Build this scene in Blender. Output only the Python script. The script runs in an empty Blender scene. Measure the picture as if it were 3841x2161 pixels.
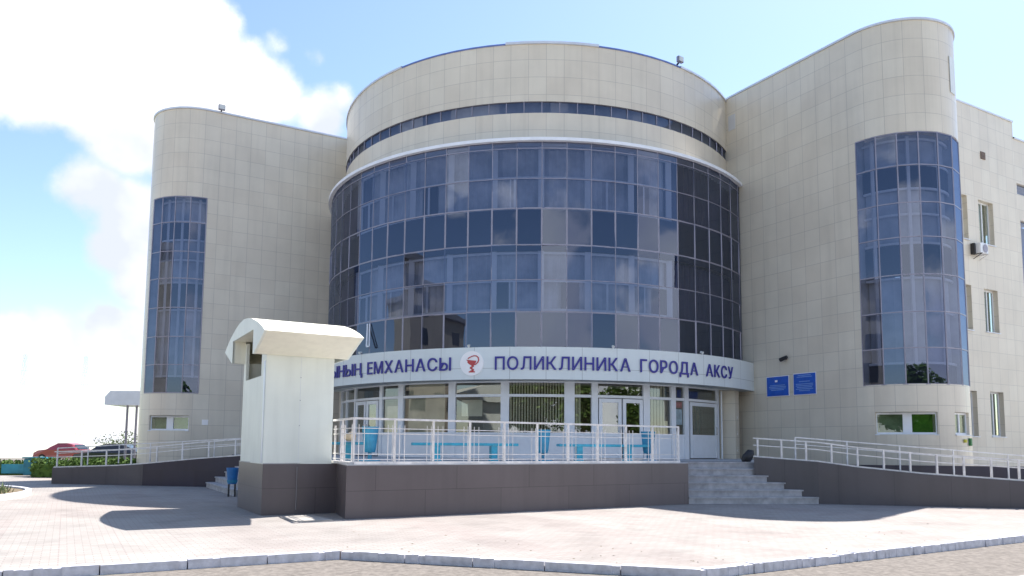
import bpy, bmesh, math, random
from mathutils import Vector, Matrix
from math import sin, cos, radians as R, pi, hypot, atan2
random.seed(7)
S = bpy.context.scene
C = S.collection

# ------------------------------------------------------------ camera
cam = bpy.data.cameras.new('camera'); camo = bpy.data.objects.new('camera', cam); C.objects.link(camo)
PITCH, ROLL = 0.09469, 0.008266
fw = Vector((0, cos(PITCH), sin(PITCH))); up0 = Vector((0, -sin(PITCH), cos(PITCH))); rt0 = Vector((1, 0, 0))
rt = rt0*cos(ROLL)+up0*sin(ROLL); up = -rt0*sin(ROLL)+up0*cos(ROLL)
m = Matrix.Identity(4)
for i in range(3):
    m[i][0] = rt[i]; m[i][1] = up[i]; m[i][2] = -fw[i]
m[2][3] = 1.5
camo.matrix_world = m
cam.sensor_width = 36; cam.lens = 27.035; cam.shift_y = 0.0832
cam.clip_start = 0.05; cam.clip_end = 5000
S.camera = camo

# ------------------------------------------------------------ world: sky with clouds
SUN_AZ, SUN_EL = 40.9, 56.5
w = bpy.data.worlds.new('World'); S.world = w; w.use_nodes = True
nt = w.node_tree; N = nt.nodes; L = nt.links; N.clear()
def nd(t, **k):
    n = N.new(t)
    for a, b in k.items(): setattr(n, a, b)
    return n
out = nd('ShaderNodeOutputWorld'); bg = nd('ShaderNodeBackground'); bg.inputs[1].default_value = 0.12
sky = nd('ShaderNodeTexSky', sky_type='NISHITA', sun_disc=False)
sky.sun_elevation = R(SUN_EL); sky.sun_rotation = R(SUN_AZ); sky.air_density = 1.0; sky.dust_density = 0.5; sky.ozone_density = 1.5
tc = nd('ShaderNodeTexCoord')
BL = [(-0.487,0.766,0.430,0.112),(-0.382,0.817,0.433,0.082),(-0.327,0.821,0.468,0.028),(-0.319,0.856,0.406,0.055),(-0.282,0.87,0.404,0.032),(-0.438,0.823,0.362,0.066),(-0.396,0.847,0.354,0.055),(-0.235,0.891,0.389,0.036),(-0.207,0.889,0.408,0.02),(-0.273,0.849,0.451,0.012),(-0.235,0.865,0.443,0.009),(-0.471,0.835,0.284,0.036),(-0.441,0.856,0.269,0.042),(-0.44,0.869,0.226,0.044),(-0.423,0.885,0.192,0.042),(-0.548,0.829,0.128,0.026),(-0.514,0.852,0.122,0.030),(-0.462,0.879,0.132,0.034),(-0.433,0.896,0.125,0.036),(-0.534,0.846,-0.008,0.046),(-0.491,0.871,-0.016,0.036),(-0.449,0.893,-0.012,0.044),(-0.432,0.90,0.044,0.016),(-0.62,0.70,0.40,0.10),(-0.64,0.76,0.14,0.04),(-0.60,0.80,-0.02,0.05)]
noise = nd('ShaderNodeTexNoise'); noise.inputs['Scale'].default_value = 9; noise.inputs['Detail'].default_value = 8; noise.inputs['Roughness'].default_value = 0.58
L.new(tc.outputs['Generated'], noise.inputs['Vector'])
# warp the direction a little so that cloud rims billow
sub = nd('ShaderNodeVectorMath', operation='SUBTRACT'); L.new(noise.outputs['Color'], sub.inputs[0]); sub.inputs[1].default_value = (.5, .5, .5)
scl = nd('ShaderNodeVectorMath', operation='SCALE'); L.new(sub.outputs[0], scl.inputs[0]); scl.inputs['Scale'].default_value = 0.075
wd = nd('ShaderNodeVectorMath', operation='ADD'); L.new(tc.outputs['Generated'], wd.inputs[0]); L.new(scl.outputs[0], wd.inputs[1])
prev = None
for (x, y, z, r) in BL:
    d = nd('ShaderNodeVectorMath', operation='DISTANCE'); L.new(wd.outputs[0], d.inputs[0]); d.inputs[1].default_value = (x, y, z)
    q = nd('ShaderNodeMath', operation='MULTIPLY_ADD'); L.new(d.outputs['Value'], q.inputs[0]); q.inputs[1].default_value = -1.0; q.inputs[2].default_value = r
    if prev is None: prev = q
    else:
        mx = nd('ShaderNodeMath', operation='SMOOTH_MAX'); L.new(prev.outputs[0], mx.inputs[0]); L.new(q.outputs[0], mx.inputs[1]); mx.inputs[2].default_value = 0.01; prev = mx
mr = nd('ShaderNodeMapRange', interpolation_type='SMOOTHSTEP'); L.new(prev.outputs[0], mr.inputs[0]); mr.inputs[1].default_value = -0.006; mr.inputs[2].default_value = 0.016
# scattered cumulus over the part of the sky behind the viewer
n2 = nd('ShaderNodeTexNoise'); n2.inputs['Scale'].default_value = 3.3; n2.inputs['Detail'].default_value = 9; n2.inputs['Roughness'].default_value = 0.55
L.new(tc.outputs['Generated'], n2.inputs['Vector'])
m2 = nd('ShaderNodeMapRange', interpolation_type='SMOOTHSTEP'); L.new(n2.outputs['Fac'], m2.inputs[0]); m2.inputs[1].default_value = 0.51; m2.inputs[2].default_value = 0.562
sep = nd('ShaderNodeSeparateXYZ'); L.new(tc.outputs['Generated'], sep.inputs[0])
back = nd('ShaderNodeMapRange'); L.new(sep.outputs['Y'], back.inputs[0]); back.inputs[1].default_value = 0.3; back.inputs[2].default_value = 0.0
low = nd('ShaderNodeMapRange'); L.new(sep.outputs['Z'], low.inputs[0]); low.inputs[1].default_value = 0.50; low.inputs[2].default_value = 0.30
mm = nd('ShaderNodeMath', operation='MULTIPLY'); L.new(m2.outputs[0], mm.inputs[0]); L.new(back.outputs[0], mm.inputs[1])
mm2 = nd('ShaderNodeMath', operation='MULTIPLY'); L.new(mm.outputs[0], mm2.inputs[0]); L.new(low.outputs[0], mm2.inputs[1])
fac = nd('ShaderNodeMath', operation='MAXIMUM'); L.new(mr.outputs[0], fac.inputs[0]); L.new(mm2.outputs[0], fac.inputs[1])
n3 = nd('ShaderNodeTexNoise'); n3.inputs['Scale'].default_value = 5; n3.inputs['Detail'].default_value = 5
L.new(tc.outputs['Generated'], n3.inputs['Vector'])
cr = nd('ShaderNodeValToRGB'); L.new(n3.outputs['Fac'], cr.inputs[0])
cr.color_ramp.elements[0].position = 0.35; cr.color_ramp.elements[0].color = (0.62, 0.66, 0.82, 1)
cr.color_ramp.elements[1].position = 0.55; cr.color_ramp.elements[1].color = (1, 1, 1, 1)
cs = nd('ShaderNodeVectorMath', operation='SCALE'); L.new(cr.outputs[0], cs.inputs[0]); bk = nd('ShaderNodeMapRange'); L.new(sep.outputs['Y'], bk.inputs[0]); bk.inputs[1].default_value = 0.25; bk.inputs[2].default_value = -0.1; bk.inputs[3].default_value = 5.6; bk.inputs[4].default_value = 8.5
L.new(bk.outputs[0], cs.inputs['Scale'])
mix = nd('ShaderNodeMix', data_type='RGBA'); L.new(fac.outputs[0], mix.inputs['Factor'])
L.new(sky.outputs[0], mix.inputs['A']); L.new(cs.outputs[0], mix.inputs['B'])
L.new(mix.outputs['Result'], bg.inputs[0]); L.new(bg.outputs[0], out.inputs[0])

# ------------------------------------------------------------ sun
sl = bpy.data.lights.new('sun', 'SUN'); so = bpy.data.objects.new('sun', sl); C.objects.link(so)
sl.energy = 5.0; sl.angle = R(0.53); sl.color = (1, 0.95, 0.88)
sd = Vector((sin(R(SUN_AZ))*cos(R(SUN_EL)), cos(R(SUN_AZ))*cos(R(SUN_EL)), sin(R(SUN_EL))))
so.rotation_euler = sd.to_track_quat('Z', 'Y').to_euler(); so.location = (30, 30, 60)
S.view_settings.view_transform = 'Standard'; S.view_settings.look = 'None'; S.view_settings.gamma = 1
S.view_settings.use_curve_mapping = False
S.view_settings.exposure = 1.05

# ------------------------------------------------------------ materials
def pmat(name, col, rough=.7, metal=0., spec=.5, noise=0.08, nscale=3.0, bump=0., coat=0., streak=0.):
    m = bpy.data.materials.new(name); m.use_nodes = True
    t = m.node_tree; b = t.nodes['Principled BSDF']
    b.inputs['Roughness'].default_value = rough; b.inputs['Metallic'].default_value = metal
    b.inputs['Specular IOR Level'].default_value = spec
    if coat: b.inputs['Coat Weight'].default_value = coat
    b.inputs['Base Color'].default_value = (*col, 1)
    if noise:
        tc = t.nodes.new('ShaderNodeTexCoord'); n = t.nodes.new('ShaderNodeTexNoise'); n.inputs['Scale'].default_value = nscale; n.inputs['Detail'].default_value = 6
        t.links.new(tc.outputs['Object'], n.inputs['Vector'])
        r = t.nodes.new('ShaderNodeValToRGB'); t.links.new(n.outputs['Fac'], r.inputs[0])
        r.color_ramp.elements[0].position = .3; r.color_ramp.elements[0].color = (*[c*(1-noise) for c in col], 1)
        r.color_ramp.elements[1].position = .7; r.color_ramp.elements[1].color = (*[min(1, c*(1+noise)) for c in col], 1)
        t.links.new(r.outputs[0], b.inputs['Base Color'])
        if streak:
            ms = t.nodes.new('ShaderNodeMapping'); t.links.new(tc.outputs['Object'], ms.inputs[0]); ms.inputs['Scale'].default_value = (3.5, 3.5, .35)
            ns = t.nodes.new('ShaderNodeTexNoise'); ns.inputs['Scale'].default_value = 1.6; ns.inputs['Detail'].default_value = 6; t.links.new(ms.outputs[0], ns.inputs['Vector'])
            rs = t.nodes.new('ShaderNodeMapRange'); t.links.new(ns.outputs['Fac'], rs.inputs[0]); rs.inputs[1].default_value = .3; rs.inputs[2].default_value = .55; rs.inputs[3].default_value = 1-streak; rs.inputs[4].default_value = 1.0
            m3 = t.nodes.new('ShaderNodeVectorMath'); m3.operation = 'SCALE'; t.links.new(r.outputs[0], m3.inputs[0]); t.links.new(rs.outputs[0], m3.inputs['Scale']); t.links.new(m3.outputs[0], b.inputs['Base Color'])
        if bump:
            bp = t.nodes.new('ShaderNodeBump'); bp.inputs['Strength'].default_value = bump; bp.inputs['Distance'].default_value = .02
            t.links.new(n.outputs['Fac'], bp.inputs['Height']); t.links.new(bp.outputs[0], b.inputs['Normal'])
    return m

def tile_mat(name, c1, c2, cm, bw, bh, mortar=.008, rough=.3, offset=0., spec=.5, dirt=.12, src='UV', rot=0., bump=0., dscale=.5, stripes=False):
    m = bpy.data.materials.new(name); m.use_nodes = True
    t = m.node_tree; b = t.nodes['Principled BSDF']; b.inputs['Roughness'].default_value = rough; b.inputs['Specular IOR Level'].default_value = spec
    tc = t.nodes.new('ShaderNodeTexCoord'); mp = t.nodes.new('ShaderNodeMapping'); t.links.new(tc.outputs[src], mp.inputs[0]); mp.inputs['Rotation'].default_value = (0, 0, rot)
    k = t.nodes.new('ShaderNodeTexBrick'); k.offset = offset; k.squash = 1
    t.links.new(mp.outputs[0], k.inputs['Vector'])
    k.inputs['Color1'].default_value = (*c1, 1); k.inputs['Color2'].default_value = (*c2, 1); k.inputs['Mortar'].default_value = (*cm, 1)
    k.inputs['Scale'].default_value = 1; k.inputs['Mortar Size'].default_value = mortar; k.inputs['Mortar Smooth'].default_value = .3
    k.inputs['Brick Width'].default_value = bw; k.inputs['Row Height'].default_value = bh
    n = t.nodes.new('ShaderNodeTexNoise'); n.inputs['Scale'].default_value = dscale; n.inputs['Detail'].default_value = 7; n.inputs['Roughness'].default_value = .6
    t.links.new(tc.outputs[src], n.inputs['Vector'])
    mr = t.nodes.new('ShaderNodeMapRange'); t.links.new(n.outputs['Fac'], mr.inputs[0]); mr.inputs[1].default_value = .3; mr.inputs[2].default_value = .7; mr.inputs[3].default_value = 1-dirt; mr.inputs[4].default_value = 1+dirt*.4
    col = k.outputs['Color']
    if stripes:
        k2 = t.nodes.new('ShaderNodeTexBrick'); k2.offset = .35; t.links.new(mp.outputs[0], k2.inputs['Vector']); k2.inputs['Scale'].default_value = 1
        k2.inputs['Color1'].default_value = (1.03, 1.04, 1.03, 1); k2.inputs['Color2'].default_value = (.97, .925, .92, 1); k2.inputs['Mortar'].default_value = (.99, .96, .96, 1)
        k2.inputs['Mortar Size'].default_value = .012; k2.inputs['Brick Width'].default_value = .8; k2.inputs['Row Height'].default_value = 9.
        ml = t.nodes.new('ShaderNodeVectorMath'); ml.operation = 'MULTIPLY'; t.links.new(col, ml.inputs[0]); t.links.new(k2.outputs['Color'], ml.inputs[1]); col = ml.outputs[0]
    # rain streaks and run-off marks, stretched downwards (walls) or blotchy (ground)
    ms = t.nodes.new('ShaderNodeMapping'); t.links.new(tc.outputs[src], ms.inputs[0]); ms.inputs['Scale'].default_value = (2.2, .16, 1) if src == 'UV' else (.9, .9, 1)
    ns = t.nodes.new('ShaderNodeTexNoise'); ns.inputs['Scale'].default_value = 1.3; ns.inputs['Detail'].default_value = 5; t.links.new(ms.outputs[0], ns.inputs['Vector'])
    rs = t.nodes.new('ShaderNodeMapRange'); t.links.new(ns.outputs['Fac'], rs.inputs[0]); rs.inputs[1].default_value = .28; rs.inputs[2].default_value = .5; rs.inputs[3].default_value = 1-dirt*.8; rs.inputs[4].default_value = 1.0
    m3 = t.nodes.new('ShaderNodeVectorMath'); m3.operation = 'SCALE'; t.links.new(col, m3.inputs[0]); t.links.new(rs.outputs[0], m3.inputs['Scale']); col = m3.outputs[0]
    mu = t.nodes.new('ShaderNodeVectorMath'); mu.operation = 'SCALE'; t.links.new(col, mu.inputs[0]); t.links.new(mr.outputs[0], mu.inputs['Scale'])
    t.links.new(mu.outputs[0], b.inputs['Base Color'])
    # a slightly different gloss on each tile
    rr = t.nodes.new('ShaderNodeMapRange'); t.links.new(n.outputs['Fac'], rr.inputs[0]); rr.inputs[3].default_value = rough*.75; rr.inputs[4].default_value = rough*1.3
    t.links.new(rr.outputs[0], b.inputs['Roughness'])
    if bump:
        bp = t.nodes.new('ShaderNodeBump'); bp.inputs['Strength'].default_value = bump; bp.inputs['Distance'].default_value = .01; bp.invert = True
        t.links.new(k.outputs['Fac'], bp.inputs['Height']); t.links.new(bp.outputs[0], b.inputs['Normal'])
    return m

def glass_mat(name, tint, gl, base, tilt=.0):
    m = bpy.data.materials.new(name); m.use_nodes = True
    t = m.node_tree; t.nodes.clear(); o = t.nodes.new('ShaderNodeOutputMaterial'); mx = t.nodes.new('ShaderNodeMixShader')
    tr = t.nodes.new('ShaderNodeBsdfTransparent'); tr.inputs[0].default_value = (*tint, 1)
    g = t.nodes.new('ShaderNodeBsdfGlossy'); g.inputs[0].default_value = (*gl, 1); g.inputs['Roughness'].default_value = .0
    f = t.nodes.new('ShaderNodeFresnel'); ge = t.nodes.new('ShaderNodeNewGeometry'); io = t.nodes.new('ShaderNodeMapRange'); t.links.new(ge.outputs['Backfacing'], io.inputs[0]); io.inputs[3].default_value = 1.5; io.inputs[4].default_value = 1/1.5; t.links.new(io.outputs[0], f.inputs[0])
    a = t.nodes.new('ShaderNodeMath'); a.operation = 'MULTIPLY_ADD'; t.links.new(f.outputs[0], a.inputs[0]); a.inputs[1].default_value = 1-base; a.inputs[2].default_value = base
    t.links.new(a.outputs[0], mx.inputs[0]); t.links.new(tr.outputs[0], mx.inputs[1]); t.links.new(g.outputs[0], mx.inputs[2]); t.links.new(mx.outputs[0], o.inputs[0])
    if tilt:
        tc = t.nodes.new('ShaderNodeTexCoord'); n = t.nodes.new('ShaderNodeTexNoise'); n.inputs['Scale'].default_value = .9; n.inputs['Detail'].default_value = 1
        t.links.new(tc.outputs['Object'], n.inputs['Vector']); bp = t.nodes.new('ShaderNodeBump'); bp.inputs['Strength'].default_value = tilt; bp.inputs['Distance'].default_value = .05
        t.links.new(n.outputs['Fac'], bp.inputs['Height']); t.links.new(bp.outputs[0], g.inputs['Normal'])
    return m

M = {}
M['tile'] = tile_mat('beige_cladding', (.655, .588, .488), (.695, .635, .532), (.48, .435, .375), .62, .631, mortar=.009, rough=.30, dirt=.10)
M['pave'] = tile_mat('pink_paving', (.332, .305, .286), (.362, .339, .32), (.26, .225, .215), .20, .10, mortar=.006, rough=.8, offset=.5, spec=.2, dirt=.20, src='Object', rot=R(-30), bump=.3, dscale=.35, stripes=True)
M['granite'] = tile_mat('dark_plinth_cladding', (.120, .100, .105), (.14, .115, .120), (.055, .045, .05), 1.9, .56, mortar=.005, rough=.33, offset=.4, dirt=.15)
M['granite_l'] = tile_mat('dark_shaded_plinth_cladding', (.022, .020, .042), (.030, .027, .055), (.03, .03, .04), 1.25, .56, mortar=.005, rough=.33, offset=.4, dirt=.2)  # dark rear wall stone; on the left ramp, shade put into the colour
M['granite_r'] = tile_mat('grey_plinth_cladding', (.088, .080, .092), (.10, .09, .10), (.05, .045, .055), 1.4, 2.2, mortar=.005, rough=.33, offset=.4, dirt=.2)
M['band'] = tile_mat('white_fascia_panel', (.68, .725, .73), (.70, .745, .75), (.34, .36, .37), 1.17, 4.0, mortar=.008, rough=.4, dirt=.05)
M['deck'] = pmat('terrace_deck', (.42, .42, .43), .8, noise=.12)
M['step'] = pmat('step_stone', (.41, .40, .41), .8, noise=.22, nscale=5, bump=.2)
M['stepedge'] = pmat('step_riser', (.22, .22, .24), .8, noise=.2, nscale=5)
M['asphalt'] = pmat('asphalt', (.185, .165, .148), .95, spec=.15, noise=.28, nscale=14, bump=.35)
M['earth'] = pmat('dry_ground', (.46, .45, .40), .95, spec=.1, noise=.2, nscale=.4)
M['kerb'] = pmat('whitewashed_kerb', (.58, .58, .63), .85, noise=.18, nscale=9, bump=.6)
M['white'] = pmat('white_pvc', (.74, .76, .80), .35, noise=.04)
M['wpaint'] = pmat('white_rail_paint', (.74, .71, .69), .45, noise=.16, nscale=7)
M['coping'] = pmat('coping_metal', (.62, .65, .72), .35, metal=.2, noise=.06)
M['cream'] = pmat('cream_panel', (.76, .79, .72), .5, noise=.05, nscale=1.2, streak=.06)
M['creamroof'] = pmat('cream_roof_sheet', (.85, .83, .70), .45, noise=.05, nscale=1.5, streak=.06)
M['black'] = pmat('black_plastic', (.02, .02, .025), .5, noise=0)
M['dark'] = pmat('dark_room', (.035, .035, .045), .9, noise=.3)
M['brown'] = pmat('brown_louvre', (.13, .09, .07), .7, noise=.35, nscale=12)
M['blue'] = pmat('turquoise_paint', (.022, .23, .40), .45, noise=.18, nscale=6)
M['blue2'] = pmat('blue_bin_paint', (.02, .16, .42), .45, noise=.2, nscale=6)
M['navy'] = pmat('navy_letter', (.035, .03, .26), .5, noise=.1)
M['red'] = pmat('red_emblem', (.50, .06, .06), .5, noise=.1)
M['disc'] = pmat('white_disc', (.90, .88, .88), .5, noise=.03)
M['plate'] = pmat('blue_plate', (.01, .09, .48), .35, noise=.15, nscale=6)
M['platetext'] = pmat('pale_plate_print', (.16, .30, .62), .5, noise=.1)
M['mull'] = pmat('grey_mullion', (.26, .25, .31), .4, metal=.3, noise=.1)
M['cglass'] = glass_mat('blue_mirror_glass', (.45, .475, .55), (.42, .49, .66), .125, tilt=.05)
M['eglass'] = glass_mat('clear_window_glass', (.76, .78, .73), (.92, .95, .95), .12, tilt=.05)
M['dcurtain'] = pmat('dark_curtain', (.085, .075, .12), .9, noise=.35, nscale=.9)
M['wglass'] = glass_mat('plain_window_glass', (.80, .84, .80), (.9, .95, .92), .03, tilt=.05)
M['spandrel'] = pmat('dark_spandrel', (.02, .022, .045), .6, noise=.3, nscale=.8)
M['curtain'] = pmat('pale_curtain', (.55, .57, .62), .9, noise=.35, nscale=.9)
M['iframe'] = pmat('inner_white_frame', (.80, .82, .88), .5, noise=.05)
M['blind'] = pmat('beige_blind', (.66, .61, .50), .9, noise=.2, nscale=1.5)
M['room'] = pmat('brown_room', (.16, .12, .09), .9, noise=.5, nscale=1.2)
M['roof'] = pmat('grey_roofing', (.25, .25, .26), .9)
M['grass'] = pmat('grass_green', (.12, .19, .045), .95, spec=.1, noise=.35, nscale=1.2)
M['leaf'] = pmat('leaf_green', (.12, .20, .04), .75, spec=.3, noise=.45, nscale=1.5)
M['leaf2'] = pmat('pale_leaf_green', (.17, .22, .10), .8, spec=.3, noise=.4, nscale=2)
M['bark'] = pmat('bark', (.12, .09, .065), .9, noise=.3, nscale=6)
M['carred'] = pmat('red_car_paint', (.36, .05, .075), .3, noise=.03, coat=.6)
M['cardark'] = pmat('black_car_paint', (.02, .02, .03), .3, noise=.03, coat=.6)
M['carglass'] = pmat('car_window', (.02, .025, .03), .08, noise=0)
M['tyre'] = pmat('tyre_rubber', (.02, .02, .02), .9, noise=0)
M['rim'] = pmat('wheel_rim', (.4, .4, .42), .3, metal=.8, noise=0)
M['lamp'] = pmat('lamp_glass', (.6, .62, .62), .2, noise=0)
M['tail'] = pmat('tail_light_red', (.5, .02, .02), .3, noise=0)
M['steel'] = pmat('pylon_steel', (.50, .51, .55), .6, metal=.3, noise=.05)
M['seam'] = pmat('grey_sealant', (.20, .185, .19), .7, noise=.1)
M['bench'] = pmat('light_turquoise_paint', (.045, .40, .56), .45, noise=.18, nscale=6)
M['bag'] = pmat('cream_cloth', (.72, .55, .36), .9, noise=.25, nscale=7)
M['soil'] = pmat('soil', (.17, .13, .08), .95, noise=.3, nscale=5)
M['opp'] = tile_mat('distant_beige_wall', (.42, .37, .29), (.46, .40, .32), (.3, .27, .22), 3., 3., rough=.8, dirt=.15)
M['gblind'] = pmat('green_blind', (.09, .26, .025), .8, noise=.25, nscale=3)
M['greyblind'] = pmat('grey_green_blind', (.26, .32, .22), .8, noise=.4, nscale=3)
M['wblind'] = pmat('grey_blind', (.36, .34, .31), .9, noise=.2, nscale=2)
M['teal'] = pmat('teal_panel', (.02, .20, .27), .6, noise=.4, nscale=1.3)
M['hedge'] = pmat('hedge_leaf', (.07, .13, .02), .9, noise=.4, nscale=3)
M['poster'] = pmat('poster_paper', (.45, .58, .80), .6, noise=.35, nscale=5)
M['poster2'] = pmat('red_notice', (.50, .12, .14), .6, noise=.4, nscale=9)
M['yellow'] = pmat('yellow_box', (.55, .50, .06), .6, noise=.1)
M['green'] = pmat('green_box', (.04, .20, .06), .6, noise=.1)

# ------------------------------------------------------------ mesh helpers
class MB:
    def __init__(s): s.v = []; s.f = []; s.uv = []
    def q(s, pts, uv=None):
        i = len(s.v); s.v += [tuple(p) for p in pts]; s.f.append(tuple(range(i, i+len(pts)))); s.uv.append(uv or [(0, 0)]*len(pts)); return s
    def box(s, c, size, rz=0., uvs=False):
        x, y, z = [a/2 for a in size]; ca, sa = cos(rz), sin(rz)
        P = lambda a, b, d: (c[0]+a*ca-b*sa, c[1]+a*sa+b*ca, c[2]+d)
        F = [((-x,-y,-z),(x,-y,-z),(x,-y,z),(-x,-y,z)), ((x,-y,-z),(x,y,-z),(x,y,z),(x,-y,z)), ((x,y,-z),(-x,y,-z),(-x,y,z),(x,y,z)), ((-x,y,-z),(-x,-y,-z),(-x,-y,z),(-x,y,z)), ((-x,-y,z),(x,-y,z),(x,y,z),(-x,y,z)), ((-x,y,-z),(x,y,-z),(x,-y,-z),(-x,-y,-z))]
        for k, f in enumerate(F):
            if k < 4: a = [(p[0]+p[1], c[2]+p[2]) for p in f]
            else: a = [(p[0], p[1]) for p in f]
            s.q([P(*p) for p in f], a)
        return s
    def bar(s, a, b, wd, ht=None):
        """box beam from a to b"""
        a = Vector(a); b = Vector(b); d = b-a; Ln = d.length; d.normalize(); ht = ht or wd
        u = Vector((0, 0, 1)) if abs(d.z) < .95 else Vector((0, 1, 0)); sx = d.cross(u).normalized(); sy = sx.cross(d)
        sx *= wd/2; sy *= ht/2
        p = [a-sx-sy, a+sx-sy, a+sx+sy, a-sx+sy, b-sx-sy, b+sx-sy, b+sx+sy, b-sx+sy]
        for f in ((0,1,5,4),(1,2,6,5),(2,3,7,6),(3,0,4,7),(3,2,1,0),(4,5,6,7)): s.q([p[i] for i in f])
        return s
    def tube(s, a, b, r, r2=None, n=10, caps=True):
        a = Vector(a); b = Vector(b); r2 = r if r2 is None else r2; d = (b-a).normalized()
        u = Vector((0, 0, 1)) if abs(d.z) < .95 else Vector((0, 1, 0)); x = d.cross(u).normalized(); y = x.cross(d)
        A = [a+(x*cos(2*pi*i/n)+y*sin(2*pi*i/n))*r for i in range(n)]; B = [b+(x*cos(2*pi*i/n)+y*sin(2*pi*i/n))*r2 for i in range(n)]
        for i in range(n): j = (i+1) % n; s.q([A[i], A[j], B[j], B[i]])
        if caps: s.q(A[::-1]); s.q(B)
        return s
    def lathe(s, c, prof, n=20):
        for k in range(len(prof)-1):
            (r0, z0), (r1, z1) = prof[k], prof[k+1]
            for i in range(n):
                a, b = 2*pi*i/n, 2*pi*(i+1)/n
                s.q([(c[0]+r0*cos(a), c[1]+r0*sin(a), c[2]+z0), (c[0]+r0*cos(b), c[1]+r0*sin(b), c[2]+z0), (c[0]+r1*cos(b), c[1]+r1*sin(b), c[2]+z1), (c[0]+r1*cos(a), c[1]+r1*sin(a), c[2]+z1)])
        return s
    def prism(s, poly, z0, z1, top=True, bottom=False):
        n = len(poly); t = 0
        for i in range(n):
            a, b = poly[i], poly[(i+1) % n]; l = hypot(b[0]-a[0], b[1]-a[1])
            s.q([(*a, z0), (*b, z0), (*b, z1), (*a, z1)], [(t, z0), (t+l, z0), (t+l, z1), (t, z1)]); t += l
        if top: s.q([(*p, z1) for p in poly], [tuple(p) for p in poly])
        if bottom: s.q([(*p, z0) for p in poly[::-1]], [tuple(p) for p in poly[::-1]])
        return s
    def build(s, name, mat, parent=None, smooth=False, weld=False, bevel=0.):
        me = bpy.data.meshes.new(name); me.from_pydata(s.v, [], s.f)
        ul = me.uv_layers.new(name='UVMap'); k = 0
        for uv in s.uv:
            for p in uv: ul.data[k].uv = p; k += 1
        me.materials.append(mat)
        if weld or smooth or bevel:
            bm = bmesh.new(); bm.from_mesh(me); bmesh.ops.remove_doubles(bm, verts=bm.verts, dist=1e-4)
            if bevel: bmesh.ops.bevel(bm, geom=list(bm.edges), offset=bevel, segments=2, affect='EDGES')
            bm.to_mesh(me); bm.free()
        if smooth:
            for p in me.polygons: p.use_smooth = True
        o = bpy.data.objects.new(name, me); C.objects.link(o)
        if parent: o.parent = parent
        return o
def tag(o, label=None, cat=None, group=None, kind=None):
    if label: o['label'] = label
    if cat: o['category'] = cat
    if group: o['group'] = group
    if kind: o['kind'] = kind
    return o
def thing(name, label, cat, loc=(0, 0, 0), group=None, rz=0.):
    o = bpy.data.objects.new(name, None); o.empty_display_size = .2; C.objects.link(o); o.location = loc; o.rotation_euler = (0, 0, rz)
    return tag(o, label, cat, group)
def dup(root, loc=None, rz=None, label=None):
    def cp(o, par):
        c = o.copy(); C.objects.link(c)
        if par: c.parent = par
        for ch in list(o.children): cp(ch, c)
        return c
    r = cp(root, None)
    if loc: r.location = loc
    if rz is not None: r.rotation_euler = (0, 0, rz)
    if label: r['label'] = label
    return r
def struct(mb, name, mat): return tag(mb.build(name, mat), kind='structure')

# ------------------------------------------------------------ plan
D = Vector((1.09, 34.06)); R1, R2, R3, RG = 8.53, 9.075, 9.55, 8.5
Lr = Vector((.8660, .5)); Ls = Vector((-.5, .8660))
SR = Vector((11.44, 24.94)); cR = SR+Lr*2.0
SL = Vector((-12.80, 31.35)); cL = SL+Ls*2.0
CORN = Vector((2.62, 40.2))
ZT = 15.5
def DP(th, r, z=None):
    p = (D.x+r*sin(R(th)), D.y-r*cos(R(th)))
    return p if z is None else (*p, z)

# ------------------------------------------------------------ ground
struct(MB().q([(-2500, -2500, -.16), (2500, -2500, -.16), (2500, 2500, -.16), (-2500, 2500, -.16)]), 'ground', M['earth'])
struct(MB().q([(-45, -40, -.10), (45, -40, -.10), (45, 16, -.10), (-45, 16, -.10)]), 'road', M['asphalt'])
KERB = [(-45, -12.5), (-5.85, 9.07), (-2.39, 10.98), (2.33, 9.57), (9.01, 13.7), (45, 35.9)]
PAVE = [(x, y+.115) for x, y in KERB]
struct(MB().prism(PAVE+[(45, 60), (-20.7, 60), (-20.7, 35.4), (-45, 33)], -.13, 0), 'pavement', M['pave'])
struct(MB().q([(-150, 33.3, -.02), (-20.6, 35.6, -.02), (-20.6, 56, -.02), (-150, 56, -.02)]), 'lawn', M['grass'])
struct(MB().q([(-220, 56.0, -.04), (-16, 56.0, -.04), (-16, 75, -.04), (-220, 75, -.04)]), 'parking_lot', M['asphalt'])
struct(MB().q([(-700, 75, -.05), (-10, 75, -.05), (-10, 900, -.05), (-700, 900, -.05)]), 'field', pmat('pale_dry_field', (.46, .46, .38), .95, spec=.1, noise=.2, nscale=.05))
# lighter concrete strip lying in the road at the lower right
struct(MB().q([(4.9, 9.0, -.096), (30, 25.2, -.096), (31, 23.2, -.096), (6.3, 7.6, -.096)]), 'path', pmat('pale_concrete', (.36, .32, .30), .9, noise=.15, nscale=4))

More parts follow.
